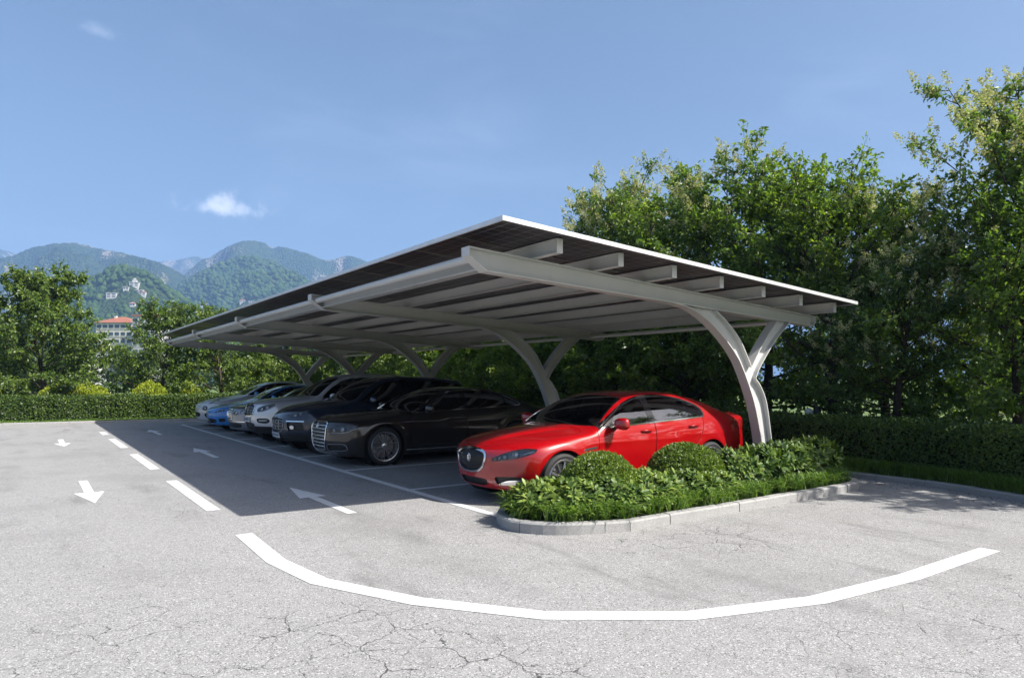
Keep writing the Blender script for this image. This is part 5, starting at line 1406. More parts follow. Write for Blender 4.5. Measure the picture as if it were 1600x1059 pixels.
class Wood:
    def __init__(s): s.V = []; s.F = []; s.k = 0
    def tube(s, P, r0, r1, sides):
        P = np.asarray(P); n = len(P)
        D = np.gradient(P, axis=0); D = unit(D)
        ref = np.where(np.abs(D[:, 2:3]) < 0.9, np.array([[0, 0, 1.0]]), np.array([[1.0, 0, 0]]))
        U = unit(np.cross(D, ref)); W = np.cross(D, U)
        rr = np.linspace(r0, r1, n)[:, None, None]
        a = np.arange(sides) * 2 * np.pi / sides
        ring = P[:, None, :] + (U[:, None, :] * np.cos(a)[None, :, None] + W[:, None, :] * np.sin(a)[None, :, None]) * rr
        s.V.append(ring.reshape(-1, 3))
        i, j = np.meshgrid(np.arange(n - 1), np.arange(sides), indexing='ij')
        A = i * sides + j; B = i * sides + (j + 1) % sides
        s.F.append(np.stack([A, B, B + sides, A + sides], -1).reshape(-1, 4) + s.k)
        s.k += n * sides
    def mesh(s, name, mat): return np_mesh(name, np.concatenate(s.V), np.concatenate(s.F), mat, smooth=True)

def bend_line(rng, p, d, length, n, up, jit):
    P = [p]; d = d / np.linalg.norm(d)
    for k in range(n):
        d = d + np.array([0, 0, up]) / n + rng.normal(size=3) * jit
        d = d / np.linalg.norm(d)
        P.append(P[-1] + d * length / n)
    return np.array(P), d

def make_tree(seed, H, Rc, base, n_limb, per_twig, leaf_len, leaf_mat, blossom=0, open_=1.0):
    """returns meshes (trunk, crown, blossom): limbs, branches, twigs, and leaves set along the twigs"""
    rng = np.random.default_rng(seed)
    wood = Wood()
    T, _ = bend_line(rng, np.zeros(3), np.array([rng.normal() * 0.04, rng.normal() * 0.04, 1.0]), H * 0.90, 12, 0.15, 0.035)
    wood.tube(T, 0.030 * H * 0.72, 0.012, 9)
    def env(t):                                   # crown radius along its height, 0 at base to 1 at top
        return Rc * np.clip(np.interp(t, [0, 0.10, 0.30, 0.55, 0.78, 0.92, 1.0], [0.62, 0.88, 1.0, 0.92, 0.66, 0.38, 0.12]), 0.05, 1)
    LP, LD, BP, BD = [], [], [], []
    for i in range(n_limb):
        t = (i + rng.uniform(0.1, 0.9)) / n_limb
        z0 = base * 0.55 + (H * 0.86 - base * 0.55) * t ** 0.95
        az = i * 2.39996 + rng.normal() * 0.35
        el = np.interp(t, [0, 0.4, 1.0], [0.10, 0.55, 1.15]) + rng.normal() * 0.12
        p = np.array([np.interp(z0, T[:, 2], T[:, c]) for c in range(3)])
        L = env(np.clip((z0 + 0.25 * Rc - base * 0.5) / (H - base * 0.5), 0, 1)) * rng.uniform(0.78, 1.12) / max(np.cos(el), 0.5)
        d = np.array([np.cos(az) * np.cos(el), np.sin(az) * np.cos(el), np.sin(el)])
        Lm, _ = bend_line(rng, p, d, L, 7, 0.30, 0.07)
        wood.tube(Lm, np.interp(t, [0, 1], [0.045, 0.014]) * H / 6.5, 0.007, 6)
        nb = int(np.interp(L, [0.5, 2.6], [4, 10]))
        for b in range(nb):
            s = 0.22 + 0.78 * (b + rng.uniform(0.2, 1.0)) / nb
            s = min(s, 1.0)
            q = np.array([np.interp(s * 7, np.arange(8), Lm[:, c]) for c in range(3)])
            dd = Lm[min(int(s * 7) + 1, 7)] - Lm[min(int(s * 7), 6)]
            dd = unit(dd) + rand_dirs(rng, 1)[0] * 0.95; dd[2] = dd[2] * 0.75 + 0.12
            bl = rng.uniform(0.35, 0.95) * (1.15 - 0.45 * s) * Rc / 2.3
            Bm, _ = bend_line(rng, q, dd, bl, 4, 0.12, 0.10)
            wood.tube(Bm, 0.012, 0.004, 4)
            nt = max(4, int(7 * bl / 0.6))
            for w in range(nt):
                s2 = 0.15 + 0.85 * (w + rng.uniform(0, 1)) / nt
                q2 = np.array([np.interp(s2 * 4, np.arange(5), Bm[:, c]) for c in range(3)])
                td = unit(Bm[4] - Bm[0]) * 0.7 + rand_dirs(rng, 1)[0]; td[2] = td[2] * 0.8 + 0.15
                tl = rng.uniform(0.16, 0.42)
                Tm, _ = bend_line(rng, q2, td, tl, 2, -0.10, 0.12)
                wood.tube(Tm, 0.0045, 0.002, 3)
                m = max(3, int(per_twig * rng.uniform(0.5, 1.35) * open_))
                f = rng.uniform(0.1, 1.05, size=m)
                pp = np.stack([np.interp(f * 2, np.arange(3), Tm[:, c]) for c in range(3)], -1) + rng.normal(size=(m, 3)) * 0.035
                ld = unit(Tm[2] - Tm[0])[None] * 0.5 + rand_dirs(rng, m) * 0.9; ld[:, 2] -= 0.18
                LP.append(pp); LD.append(ld)
                if blossom and q2[2] > H * 0.42 and rng.random() < blossom and s > 0.55:
                    mm = 62; h = rng.uniform(0, 1, size=mm); ax = unit(td + np.array([0, 0, 0.9]))
                    ax = ax if ax.ndim == 1 else ax[0]
                    BP.append(Tm[2][None] + ax[None] * (h * 0.34)[:, None] + rand_dirs(rng, mm) * ((1 - h * 0.8) * 0.105)[:, None]); BD.append(rand_dirs(rng, mm))
    P = np.concatenate(LP); D = np.concatenate(LD)
    n = len(P)
    zf = H / np.percentile(P[:, 2], 99.8); rf = Rc / np.percentile(np.hypot(P[:, 0], P[:, 1]), 97.5)
    kf = np.array([rf, rf, zf]); P = P * kf
    wood.V = [w_ * kf for w_ in wood.V]
    Nn = rand_dirs(rng, n) * 0.75 + np.array([0, 0, 0.8]) + unit(P * np.array([1, 1, 0.0])) * 0.35
    ln = leaf_len * rng.uniform(0.65, 1.25, size=n)
    V, Tt = leaves(P, D, Nn, ln, ln * rng.uniform(0.5, 0.68, size=n))
    crown = np_mesh('crown', V, Tt, leaf_mat)
    bl = None
    if BP:
        P = np.concatenate(BP) * kf; D = np.concatenate(BD)
        V, Tt = leaves(P, D, rand_dirs(rng, len(P)), 0.046, 0.034, 0.1); bl = np_mesh('blossom', V, Tt, M_blossom)
    return wood.mesh('trunk', M_bark), crown, bl, n

TREES = {}
TREES['a'] = make_tree(11, 6.6, 2.35, 1.75, 34, 10, 0.116, M_leaf)
TREES['b'] = make_tree(23, 7.0, 2.30, 1.70, 34, 10, 0.116, M_leaf2, blossom=0.22)
TREES['c'] = make_tree(37, 6.2, 2.35, 1.60, 33, 10, 0.116, M_leaf)
TREES['d'] = make_tree(51, 7.4, 2.50, 1.70, 36, 9, 0.112, M_leaf2, blossom=0.60)
TREES['e'] = make_tree(67, 6.0, 2.85, 0.95, 40, 12, 0.135, M_leaf_far)
TREES['f'] = make_tree(79, 5.4, 2.30, 0.95, 30, 10, 0.135, M_leaf_far)
TREES['g'] = make_tree(91, 4.2, 1.95, 0.35, 40, 16, 0.110, M_leaf)
print('tree leaves', {k: v[3] for k, v in TREES.items()})
def plant_tree(kind, u, v, label, group, scale=1.0, rot=0.0, sz=None, name='broadleaf_tree'):
    tr, cr, bl, _ = TREES[kind]
    root = empty(name, (u, v, 0.0), label, 'tree', group)
    root.rotation_euler = (0, 0, rot); root.scale = (scale, scale, sz or scale)
    link_mesh('trunk', tr, root); c = link_mesh('crown', cr, root)
    if bl is not None: link_mesh('blossom', bl, c)
    return root
# trees behind the right hand hedge
GR = 'trees behind the right hand hedge'
row = [('d', 15.5, 5.0, 0.98, 0.4, 'tall blossoming tree at the right edge, towering above the others'),
       ('c', 13.9, 4.5, 0.80, 2.1, 'leafy tree with dark trunk behind the hedge near the right edge'),
       ('d', 15.5, 7.5, 0.80, 4.0, 'pale blossoming tree just left of the tallest tree'),
       ('b', 13.7, 6.5, 0.66, 1.0, 'low leafy tree right of the bollard lamp'),
       ('a', 14.5, 8.2, 1.00, 3.3, 'full round tree right of the nearest carport column'),
       ('c', 14.6, 9.9, 1.10, 5.2, 'dense green tree right behind the fork of the nearest column'),
       ('b', 15.0, 11.9, 1.13, 0.9, 'tallest of the trees rising behind the carport roof'),
       ('a', 15.2, 13.9, 1.16, 2.9, 'green tree left of the tallest one behind the carport roof'),
       ('d', 15.2, 16.1, 1.09, 2.7, 'leftmost tree rising above the roof, dotted with cream blossom')]
for k, u, v, s, r, lab in row: plant_tree(k, u, v, lab, GR, s, r)
under = [('g', 13.4, 11.4, 0.98, 0.5, 'low dense tree behind the tail of the red car'),
         ('g', 13.3, 13.8, 1.05, 2.0, 'low dense tree right of the second column'),
         ('g', 13.4, 16.2, 1.05, 3.6, 'low dense tree behind the fork of the second column'),
         ('g', 13.5, 18.7, 1.02, 1.2, 'low dense tree left of the second column, behind the black sedan'),
         ('g', 13.8, 21.3, 1.0, 5.0, 'low dense tree right of the third column under the carport'),
         ('g', 13.9, 24.2, 0.95, 2.6, 'low tree behind the third column under the carport'),
         ('f', 13.8, 27.2, 0.80, 0.3, 'sunlit tree seen through the third column fork'),
         ('e', 13.6, 31.0, 0.80, 2.2, 'sunlit tree seen between the third and fourth columns')]
for k, u, v, s, r, lab in under: plant_tree(k, u, v, lab, 'trees behind the parked cars', s, r)
# trees just outside the frame that throw the dappled shade over the rear of the red car
for k, u, v, s, r, lab in (('a', 13.4, 0.95, 0.93, 2.2, 'tree just right of the picture shading the island end'),):
    plant_tree(k, u, v, lab, GR, s, r, sz=s * 1.12 if k == 'a' else None)
for u, v, k, s, r in ((26.5, 3.0, 'a', 1.0, 1.0), (26.5, 8.2, 'c', 0.95, 2.0), (27.0, 14.2, 'a', 0.95, 4.0), (24.6, 19.4, 'c', 1.0, 0.2), (29.0, -2.5, 'c', 1.1, 3.0), (20.0, 23.6, 'f', 1.05, 1.0), (31.5, 11.0, 'c', 1.0, 5.5), (31.0, 5.2, 'a', 1.0, 0.6), (33.5, 0.2, 'c', 1.0, 3.6), (20.5, 28.6, 'e', 1.0, 2.6)):
    plant_tree(k, u, v, 'shaded tree across the lawn behind the front row of trees', 'trees across the lawn', s, r)
# trees behind the far hedge
GL = 'trees behind the far hedge'
for k, u, v, s, r, lab in (('e', 0.55, 33.2, 1.03, 0.2, 'large spreading tree left of the red roofed building'),
                           ('f', 4.75, 33.6, 0.95, 1.5, 'slender tree right of the white tower block'),
                           ('f', 7.35, 33.3, 0.93, 3.9, 'low tree with pale bare trunk just left of the silver car'),
                           ('e', 10.3, 34.6, 0.80, 5.0, 'tree behind the far end of the carport'),
                           ('f', 12.4, 34.6, 0.90, 0.7, 'sunlit tree seen through the farthest column fork'),
                           ('e', -5.0, 34.0, 0.98, 2.8, 'tree cut off by the left edge'),
                           ('e', 15.8, 35.0, 0.9, 4.1, 'tree behind the third column at the far end')):
    plant_tree(k, u, v, lab, GL, s, r)
rnd = random.Random(5)
for k in range(20):                                # belt of trees farther off
    px = -60 + 47 * k + rnd.uniform(-10, 10); d = rnd.uniform(60, 85)
    u, v = bearing_point(px, d)
    plant_tree('ef'[k % 2], u, v, 'hazy tree in the belt beyond the far hedge', 'belt of trees beyond the far hedge', rnd.uniform(0.75, 0.95), rnd.uniform(0, 6))

# ------------------------------------------------------------------ hedges built of sections
def hedge_section(seed, L, W, Hh, n, leaf, mat, name='hedge_section'):
    rng = np.random.default_rng(seed)
    # points near the faces of a rounded box, lumpy
    a = np.array([L * Hh, L * Hh, L * W]); a = a / a.sum()
    f = rng.choice(3, size=n, p=a)
    P = np.empty((n, 3)); Nn = np.empty((n, 3))
    x = rng.uniform(0, L, n); s = rng.uniform(-1, 1, n); z = rng.uniform(0.02, 1, n)
    for k, (yy, zz, nn) in enumerate(((-np.ones(n) * W / 2, z * Hh, (0, -1, 0.25)), (np.ones(n) * W / 2, z * Hh, (0, 1, 0.25)), (s * W / 2, np.ones(n) * Hh, (0, 0, 1)))):
        q = f == k
        P[q] = np.stack([x, yy, zz], -1)[q]; Nn[q] = nn
    lump = (fbm(x * 2.2, P[:, 2] * 2.6 + P[:, 1] * 2.0 + seed, 3, seed) - 0.5) * 0.16
    depth = -np.abs(rng.normal(size=n)) * 0.06 + lump
    edge = np.clip((np.abs(P[:, 1]) / (W / 2) - 0.8) / 0.2, 0, 1) * np.clip((P[:, 2] / Hh - 0.86) / 0.14, 0, 1)
    P = P + unit(Nn) * (depth - 0.07 * edge)[:, None] + rng.normal(size=(n, 3)) * 0.012
    D = unit(Nn) * 0.55 + rand_dirs(rng, n); D[:, 2] += 0.25
    ln = leaf * rng.uniform(0.65, 1.3, n)
    V, T = leaves(P, D, Nn + rand_dirs(rng, n) * 0.7, ln, ln * 0.62)
    me = np_mesh(name, V, T, mat)
    return me
mb = MB()
hs_a = hedge_section(3, 1.5, 1.0, 0.86, 9500, 0.052, M_hedge)
hs_b = hedge_section(4, 1.5, 1.0, 0.86, 9500, 0.052, M_hedge)
hs_c = hedge_section(5, 2.0, 1.0, 0.96, 8000, 0.072, M_hedge)
hs_d = hedge_section(6, 2.0, 1.0, 0.96, 8000, 0.072, M_hedge)
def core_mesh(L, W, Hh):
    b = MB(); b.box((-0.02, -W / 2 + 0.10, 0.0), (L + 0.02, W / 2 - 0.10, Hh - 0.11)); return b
def hedge(name, label, path, secs, L, W, Hh, z):
    root = empty(name, (path[0][0], path[0][1], z), label, 'hedge')
    P = [np.array(p, float) for p in path]; seg = [np.linalg.norm(P[i + 1] - P[i]) for i in range(len(P) - 1)]; tot = sum(seg)
    def at(s):
        for i, l in enumerate(seg):
            if s <= l or i == len(seg) - 1: return P[i] + (P[i + 1] - P[i]) * (s / l)
            s -= l
    core = None; n = int(math.ceil(tot / L)); rnd = random.Random(9)
    for k in range(n):
        a, b = at(k * L), at(min((k + 1) * L, tot)); d = b - a; ang = math.atan2(d[1], d[0]); sc_ = np.linalg.norm(d) / L
        flip = rnd.random() < 0.5
        o = link_mesh('hedge_section', secs[rnd.randrange(len(secs))], root)
        o.scale = (sc_ * 1.02, 1, rnd.uniform(0.975, 1.025))
        if flip: o.location = (b[0] - P[0][0], b[1] - P[0][1], 0); o.rotation_euler = (0, 0, ang + math.pi)
        else: o.location = (a[0] - P[0][0], a[1] - P[0][1], 0); o.rotation_euler = (0, 0, ang)
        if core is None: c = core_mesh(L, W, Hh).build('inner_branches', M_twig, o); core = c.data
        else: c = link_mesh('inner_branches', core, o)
    return root
hp = [(11.72, 29.6), (11.72, 6.2), (11.66, 5.0), (11.5, 4.2), (11.2, 3.2), (10.8, 2.15), (10.3, 1.0), (9.6, -0.4)]
hedge('clipped_hedge', 'dark clipped hedge running along the right side behind the red car', [(x + 0.32, y) for x, y in hp], [hs_a, hs_b], 1.5, 1.0, 0.86, 0.06)
hedge('clipped_hedge', 'sunlit clipped hedge along the far left end of the lot', [(-16.0, back_v(-16) + 0.95), (11.2, back_v(11.2) + 0.95)], [hs_c, hs_d], 2.0, 1.0, 0.96, 0.05)

# ------------------------------------------------------------------ rounded golden shrubs behind the far hedge
def ball_mesh(seed, n, leaf, mat, name='crown', squash=0.8, bump=0.10):
    """clipped ball of radius 1 seen from outside, leaves in a thin layer"""
    rng = np.random.default_rng(seed)
    d = rand_dirs(rng, n); d[:, 2] = np.abs(d[:, 2]) * 1.0 - 0.25 * (rng.random(n) < 0.35); d = unit(d)
    lump = (fbm(d[:, 0] * 2.5 + 5, d[:, 1] * 2.5 + d[:, 2] * 3.0, 3, seed) - 0.5) * 2 * bump
    r = 1.0 + lump - np.abs(rng.normal(size=n)) * 0.06
    P = d * r[:, None]; P[:, 2] = P[:, 2] * squash + 0.28
    D = d * 0.8 + rand_dirs(rng, n) * 0.9
    ln = leaf * rng.uniform(0.6, 1.3, n)
    V, T = leaves(P, D, d + rand_dirs(rng, n) * 0.6, ln, ln * 0.6)
    return np_mesh(name, V, T, mat)
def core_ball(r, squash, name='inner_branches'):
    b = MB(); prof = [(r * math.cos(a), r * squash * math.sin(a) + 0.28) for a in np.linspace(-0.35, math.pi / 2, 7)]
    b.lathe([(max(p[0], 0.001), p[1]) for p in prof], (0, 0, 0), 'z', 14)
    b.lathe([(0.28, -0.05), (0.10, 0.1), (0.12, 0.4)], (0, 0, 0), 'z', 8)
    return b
gold = ball_mesh(2, 5200, 0.115, M_golden, bump=0.16); gcore = None
def ball_shrub(mesh, core, u, v, z, rx, rz, label, group, rot, name='round_shrub'):
    root = empty(name, (u, v, z), label, 'shrub', group); root.scale = (rx, rx, rz); root.rotation_euler = (0, 0, rot)
    link_mesh('foliage', mesh, root); link_mesh('stems', core, root)
    return root
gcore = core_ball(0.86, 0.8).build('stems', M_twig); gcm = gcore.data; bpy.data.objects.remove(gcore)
for u, v, rx, rz, rot, lab in ((-1.2, 32.1, 0.80, 1.15, 0, 'golden shrub at the left edge behind the far hedge'), (0.95, 32.0, 0.80, 1.20, 1, 'shaggy golden shrub under the large spreading tree'), (2.0, 32.0, 0.82, 1.24, 2, 'golden shrub right of the large spreading tree trunk'),
                               (4.15, 31.9, 0.78, 1.30, 3, 'left of the two clipped yellow green domes behind the far hedge'), (5.58, 31.9, 0.64, 1.26, 4, 'right of the two clipped yellow green domes, nearest the carport')):
    ball_shrub(gold, gcm, u, v, 0.06, rx, rz, lab, 'golden shrubs behind the far hedge', rot)

# ------------------------------------------------------------------ island planting
boxm = ball_mesh(8, 13000, 0.072, M_box, squash=0.85, bump=0.05)
bcore = core_ball(0.88, 0.84).build('stems', M_twig); bcm = bcore.data; bpy.data.objects.remove(bcore)
ball_shrub(boxm, bcm, 5.60, 6.07, 0.11, 0.50, 0.565, 'light green clipped ball shrub in front of the red car front wheel', 'clipped ball shrubs on the island', 0.0)
ball_shrub(boxm, bcm, 7.20, 6.10, 0.11, 0.54, 0.58, 'light green clipped ball shrub in front of the red car rear door', 'clipped ball shrubs on the island', 2.0)
def broad_shrub(seed, n_ros):
    rng = np.random.default_rng(seed)
    d = rand_dirs(rng, n_ros); d[:, 2] = np.abs(d[:, 2]) - 0.30 * (rng.random(n_ros) < 0.45); d = unit(d)
    r = 1.0 + (fbm(d[:, 0] * 2 + 9, d[:, 1] * 2 + d[:, 2] * 2, 2, seed) - 0.5) * 0.5 - rng.uniform(0, 0.22, n_ros)
    C = d * (r * 0.36)[:, None]; C[:, 2] = np.maximum(C[:, 2] * 0.68 + 0.175, 0.02)
    parts = []; w = Wood()
    for k in range(n_ros):
        m = rng.integers(8, 13)
        ax = unit(d[k] + np.array([0, 0, 0.55]) + rng.normal(size=3) * 0.15)
        t1 = unit(np.cross(ax, [0.3, 0.9, 0.1])); t2 = np.cross(ax, t1)
        a = np.arange(m) * 2.4 + rng.uniform(0, 6); e = rng.uniform(0.15, 0.95, m)
        D = ax[None] * np.sin(e)[:, None] + (t1[None] * np.cos(a)[:, None] + t2[None] * np.sin(a)[:, None]) * np.cos(e)[:, None]
        P = C[k][None] - ax[None] * (rng.uniform(0, 0.05, m))[:, None]
        ln = rng.uniform(0.085, 0.15, m)
        parts.append(long_leaves(P, D, np.broadcast_to(ax, (m, 3)) + rng.normal(size=(m, 3)) * 0.15, ln, ln * 0.30, 0.10))
        if k % 3 == 0:
            w.tube(np.array([[0, 0, 0], C[k] * 0.5 + np.array([0, 0, 0.03]), C[k]]), 0.008, 0.004, 4)
    V, T = join(parts)
    return np_mesh('foliage', V, T, M_broad, smooth=True), w.mesh('stems', M_bark)
BS = [broad_shrub(s, 170) for s in (1, 2, 3)]
core_b = core_ball(0.245, 0.55); core_b.v = [(x, y, z * 0.62) for x, y, z in core_b.v]; cb = core_b.build('inner_branches', M_twig); cbm = cb.data; bpy.data.objects.remove(cb)
spots = [(4.66, 6.02, 1.00, 'broad leaved shrub at the rounded tip of the island, leftmost of all'), (5.02, 5.78, 1.02, 'second broad leaved shrub from the rounded tip of the island'),
         (5.48, 5.62, 1.04, 'broad leaved shrub right in front of the left clipped ball'), (5.02, 6.25, 0.95, 'broad leaved shrub behind the island tip against the red bumper'),
         (6.02, 5.66, 1.02, 'broad leaved shrub just right of the left clipped ball'), (6.30, 5.86, 1.06, 'tallest broad leaved shrub between the two clipped balls'),
         (6.72, 5.68, 1.02, 'broad leaved shrub in front of the right clipped ball'), (7.18, 5.60, 0.90, 'low broad leaved shrub tucked under the right clipped ball'),
         (7.82, 5.78, 1.04, 'broad leaved shrub just right of the right clipped ball'), (8.42, 5.82, 1.08, 'broad leaved shrub in front of the red car rear bumper'),
         (9.02, 5.80, 1.08, 'broad leaved shrub left of the nearest column foot'), (9.55, 5.88, 1.05, 'broad leaved shrub right in front of the nearest column foot'), (10.15, 6.02, 1.12, 'rightmost broad leaved shrub at the hedge end of the island')]
for k, (u, v, s, lab) in enumerate(spots):
    root = empty('broad_leaved_shrub', (u, v, 0.11), lab, 'shrub', 'broad leaved shrubs on the island')
    root.rotation_euler = (0, 0, k * 2.1); root.scale = (s * 0.92, s * 0.92, s * (0.86 if u < 7.5 else 1.22))
    root.location.y += 0.06
    fo, st = BS[k % 3]
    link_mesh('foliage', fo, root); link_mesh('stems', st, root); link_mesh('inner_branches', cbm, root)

# ------------------------------------------------------------------ grasses (uncountable)
def blades(rng, P, hgt, wid, spread, curl):
    n = len(P); az = rng.uniform(0, 2 * np.pi, n); D = np.stack([np.cos(az), np.sin(az), np.zeros(n)], -1)
    h = hgt * rng.uniform(0.55, 1.2, n); w = wid * rng.uniform(0.7, 1.3, n); sp = spread * rng.uniform(0.3, 1.3, n)
    S = np.stack([-D[:, 1], D[:, 0], np.zeros(n)], -1); Z = np.array([0, 0, 1.0])
    V = np.empty((n, 7, 3), np.float32)
    for k, t in enumerate((0.0, 0.4, 0.75)):
        c = P + D * (sp * t ** 1.5)[:, None] + Z * (h * (t - curl * t ** 3))[:, None]
        ww = (w * (1 - 0.45 * t) * 0.5)[:, None]
        V[:, 2 * k] = c + S * ww; V[:, 2 * k + 1] = c - S * ww
    V[:, 6] = P + D * (sp * 1.15)[:, None] + Z * (h * (1 - curl))[:, None]
    kk = np.arange(n, dtype=np.int32)[:, None] * 7
    T = np.concatenate([kk + np.array([t]) for t in ([0, 1, 3], [0, 3, 2], [2, 3, 5], [2, 5, 4], [4, 5, 6])], axis=1).reshape(-1, 3)
    return V.reshape(-1, 3), T
def tufts(rng, C, per, rad):
    n = len(C); P = np.repeat(C, per, axis=0)
    P[:, :2] += rng.normal(size=(n * per, 2)) * rad
    return P
rng = np.random.default_rng(77)
def in_poly(P, poly):
    x, y = P[:, 0], P[:, 1]; ins = np.zeros(len(P), bool); j = len(poly) - 1
    for i in range(len(poly)):
        xi, yi = poly[i]; xj, yj = poly[j]
        c = ((yi > y) != (yj > y)) & (x < (xj - xi) * (y - yi) / (yj - yi + 1e-12) + xi); ins ^= c; j = i
    return ins
C = np.c_[rng.uniform(4.1, 10.9, 2600), rng.uniform(5.1, 6.6, 2600), np.full(2600, 0.113)]
inner = []
for p in bed:
    q = np.array(p); c = np.array([min(max(p[0], 4.9), 9.8), 5.95]); d = c - q; inner.append(tuple(q + d / np.linalg.norm(d) * 0.13))
C = C[in_poly(C, inner)]
front = (C[:, 1] < 5.62) | (C[:, 0] < 4.75) | (C[:, 0] > 9.9)
C = np.concatenate([C[front], C[~front][::5]])
V, T = blades(rng, tufts(rng, C, 9, 0.016), 0.32, 0.015, 0.24, 0.45)
tag(link_mesh('lily_turf', np_mesh('lily_turf', V, T, M_grass)), 'arching green lily turf edging the planting island', 'grass', None, 'stuff')
# strip in front of the right hedge
s = rng.uniform(0, 1, 2400); C = []
RKp = np.array([(11.1, 6.3)] + RK); dd = np.r_[0, np.cumsum(np.linalg.norm(np.diff(RKp, axis=0), axis=1))]
t = s * dd[-1]; C = np.c_[np.interp(t, dd, RKp[:, 0]) + rng.uniform(0.14, 0.62, len(s)), np.interp(t, dd, RKp[:, 1]), np.full(len(s), 0.085)]
V, T = blades(rng, tufts(rng, C, 18, 0.035), 0.30, 0.010, 0.19, 0.32)
tag(link_mesh('lily_turf', np_mesh('lily_turf', V, T, M_grass)), 'shaded lily turf at the foot of the right hedge', 'grass', None, 'stuff')
# far strip
n = 26000; u = rng.uniform(-14, 11.0, n); P = np.c_[u, back_v(u) + rng.uniform(0.10, 0.55, n), np.full(n, 0.07)]
V, T = blades(rng, P, 0.10, 0.014, 0.07, 0.25)
tag(link_mesh('verge_grass', np_mesh('verge_grass', V, T, M_grass)), 'strip of short grass in front of the far hedge', 'grass', None, 'stuff')
# lawn under the trees
n = 60000; P = np.c_[rng.uniform(12.6, 26, n), rng.uniform(-1, 26, n), np.full(n, 0.0)]
P = P[rng.random(n) < np.clip(1.5 - (P[:, 0] - 12.6) / 12, 0.3, 1)]
V, T = blades(rng, P, 0.20, 0.022, 0.11, 0.2)
tag(link_mesh('lawn_grass', np_mesh('lawn_grass', V, T, leaf_material('lawn_blade', (0.07, 0.12, 0.02), (0.13, 0.19, 0.035), (0.24, 0.27, 0.07)))), 'long sunlit grass of the lawn under the right hand trees', 'grass', None, 'stuff')
# scattered dead leaves on the asphalt
M_dead = leaf_material('dead_leaf', (0.05, 0.035, 0.02), (0.11, 0.07, 0.035), (0.20, 0.13, 0.06), trans=0.1, rough=0.8)
n = 420; t = rng.uniform(0, dd[-1] * 0.6, n); P = np.c_[np.interp(t, dd, RKp[:, 0]) - np.abs(rng.normal(size=n)) * 0.35 - 0.02, np.interp(t, dd, RKp[:, 1]), np.full(n, 0.028)]
Pq = np.c_[rng.uniform(-1, 9, 36), rng.uniform(1.5, 12, 36), np.full(36, 0.028)]; Pq = Pq[~in_poly(Pq, bed)]
P = np.concatenate([P, Pq]); n = len(P); D = rng.normal(size=(n, 3)) * np.array([1, 1, 0.06])
V, T = leaves(P, D, np.tile([0, 0, 1.0], (n, 1)) + rng.normal(size=(n, 3)) * 0.2, rng.uniform(0.02, 0.045, n), rng.uniform(0.012, 0.025, n), 0.12)
tag(link_mesh('fallen_leaves', np_mesh('fallen_leaves', V, T, M_dead)), 'scattered brown fallen leaves on the asphalt', 'leaves', None, 'stuff')

# bollard lamp on the lawn behind the hedge
M_dkmetal = plain('dark_metal', (0.02, 0.021, 0.022), 0.45, 0.4)
M_lampw = plain('opal_glass', (0.62, 0.63, 0.62), 0.25)
lb = empty('bollard_lamp', (13.1, 7.72, 0.0), 'small dark bollard lamp with grey globe behind the right hedge', 'lamp')
mb = MB(); mb.lathe([(0.001, 0), (0.075, 0.0), (0.075, 1.05), (0.06, 1.09), (0.001, 1.09)], (0, 0, 0), 'z', 18); mb.build('post', M_dkmetal, lb, smooth='auto')
mb = MB(); mb.lathe([(max(0.085 * math.sin(a), 0.001), -0.085 * math.cos(a)) for a in np.linspace(0, math.pi, 10)], (-0.10, 0.12, 0.97), 'z', 18); mb.build('globe', M_lampw, lb, smooth=True)
mb = MB(); mb.tube([(0, 0, 0.97), (-0.06, 0.07, 0.97)], 0.014, 8); mb.build('bracket', M_dkmetal, lb)
# ------------------------------------------------------------------ hills and mountains
def hill_material(name, dark, light, rock, rock_lo, rock_hi, scale):
    m, t, b = new_mat(name)
    p = t.position(); g = t.add('ShaderNodeNewGeometry')
    at = t.add('ShaderNodeAttribute'); at.attribute_name = 'rock'
    a = t.noise(p, 1.0 / scale, 5.0, 0.75); k = t.noise(p, 0.25 / scale, 5.0, 0.6)
    vo = t.add('ShaderNodeTexVoronoi'); vo.inputs['Scale'].default_value = 1.4 / scale; t.link(p, vo.inputs['Vector'])
    c = t.mix(t.smooth(a, 0.3, 0.7), dark, light)
    c = t.mix(t.math('MULTIPLY', t.smooth(k, 0.45, 0.7), 0.5), c, light)
    rk = t.smooth(t.math('ADD', at.outputs['Fac'], t.math('MULTIPLY', t.math('SUBTRACT', a, 0.5), 0.9)), rock_lo, rock_hi)
    c = t.mix(t.math('MULTIPLY', rk, 0.85), c, rock)
    t.link(c, b.inputs['Base Color']); b.inputs['Roughness'].default_value = 0.95; b.inputs['Specular IOR Level'].default_value = 0.1
    h = t.math('SUBTRACT', t.math('MULTIPLY', a, 0.7), vo.outputs['Distance'])
    t.link(t.bump(h, 1.0, scale * 0.9), b.inputs['Normal'])
    return m
M_hill = hill_material('wooded_hill', (0.022, 0.045, 0.014), (0.060, 0.095, 0.026), (0.30, 0.25, 0.18), 0.72, 0.95, 6.0)
M_mount = hill_material('wooded_mountain', (0.012, 0.030, 0.016), (0.062, 0.092, 0.036), (0.42, 0.36, 0.29), 0.60, 0.78, 8.5)

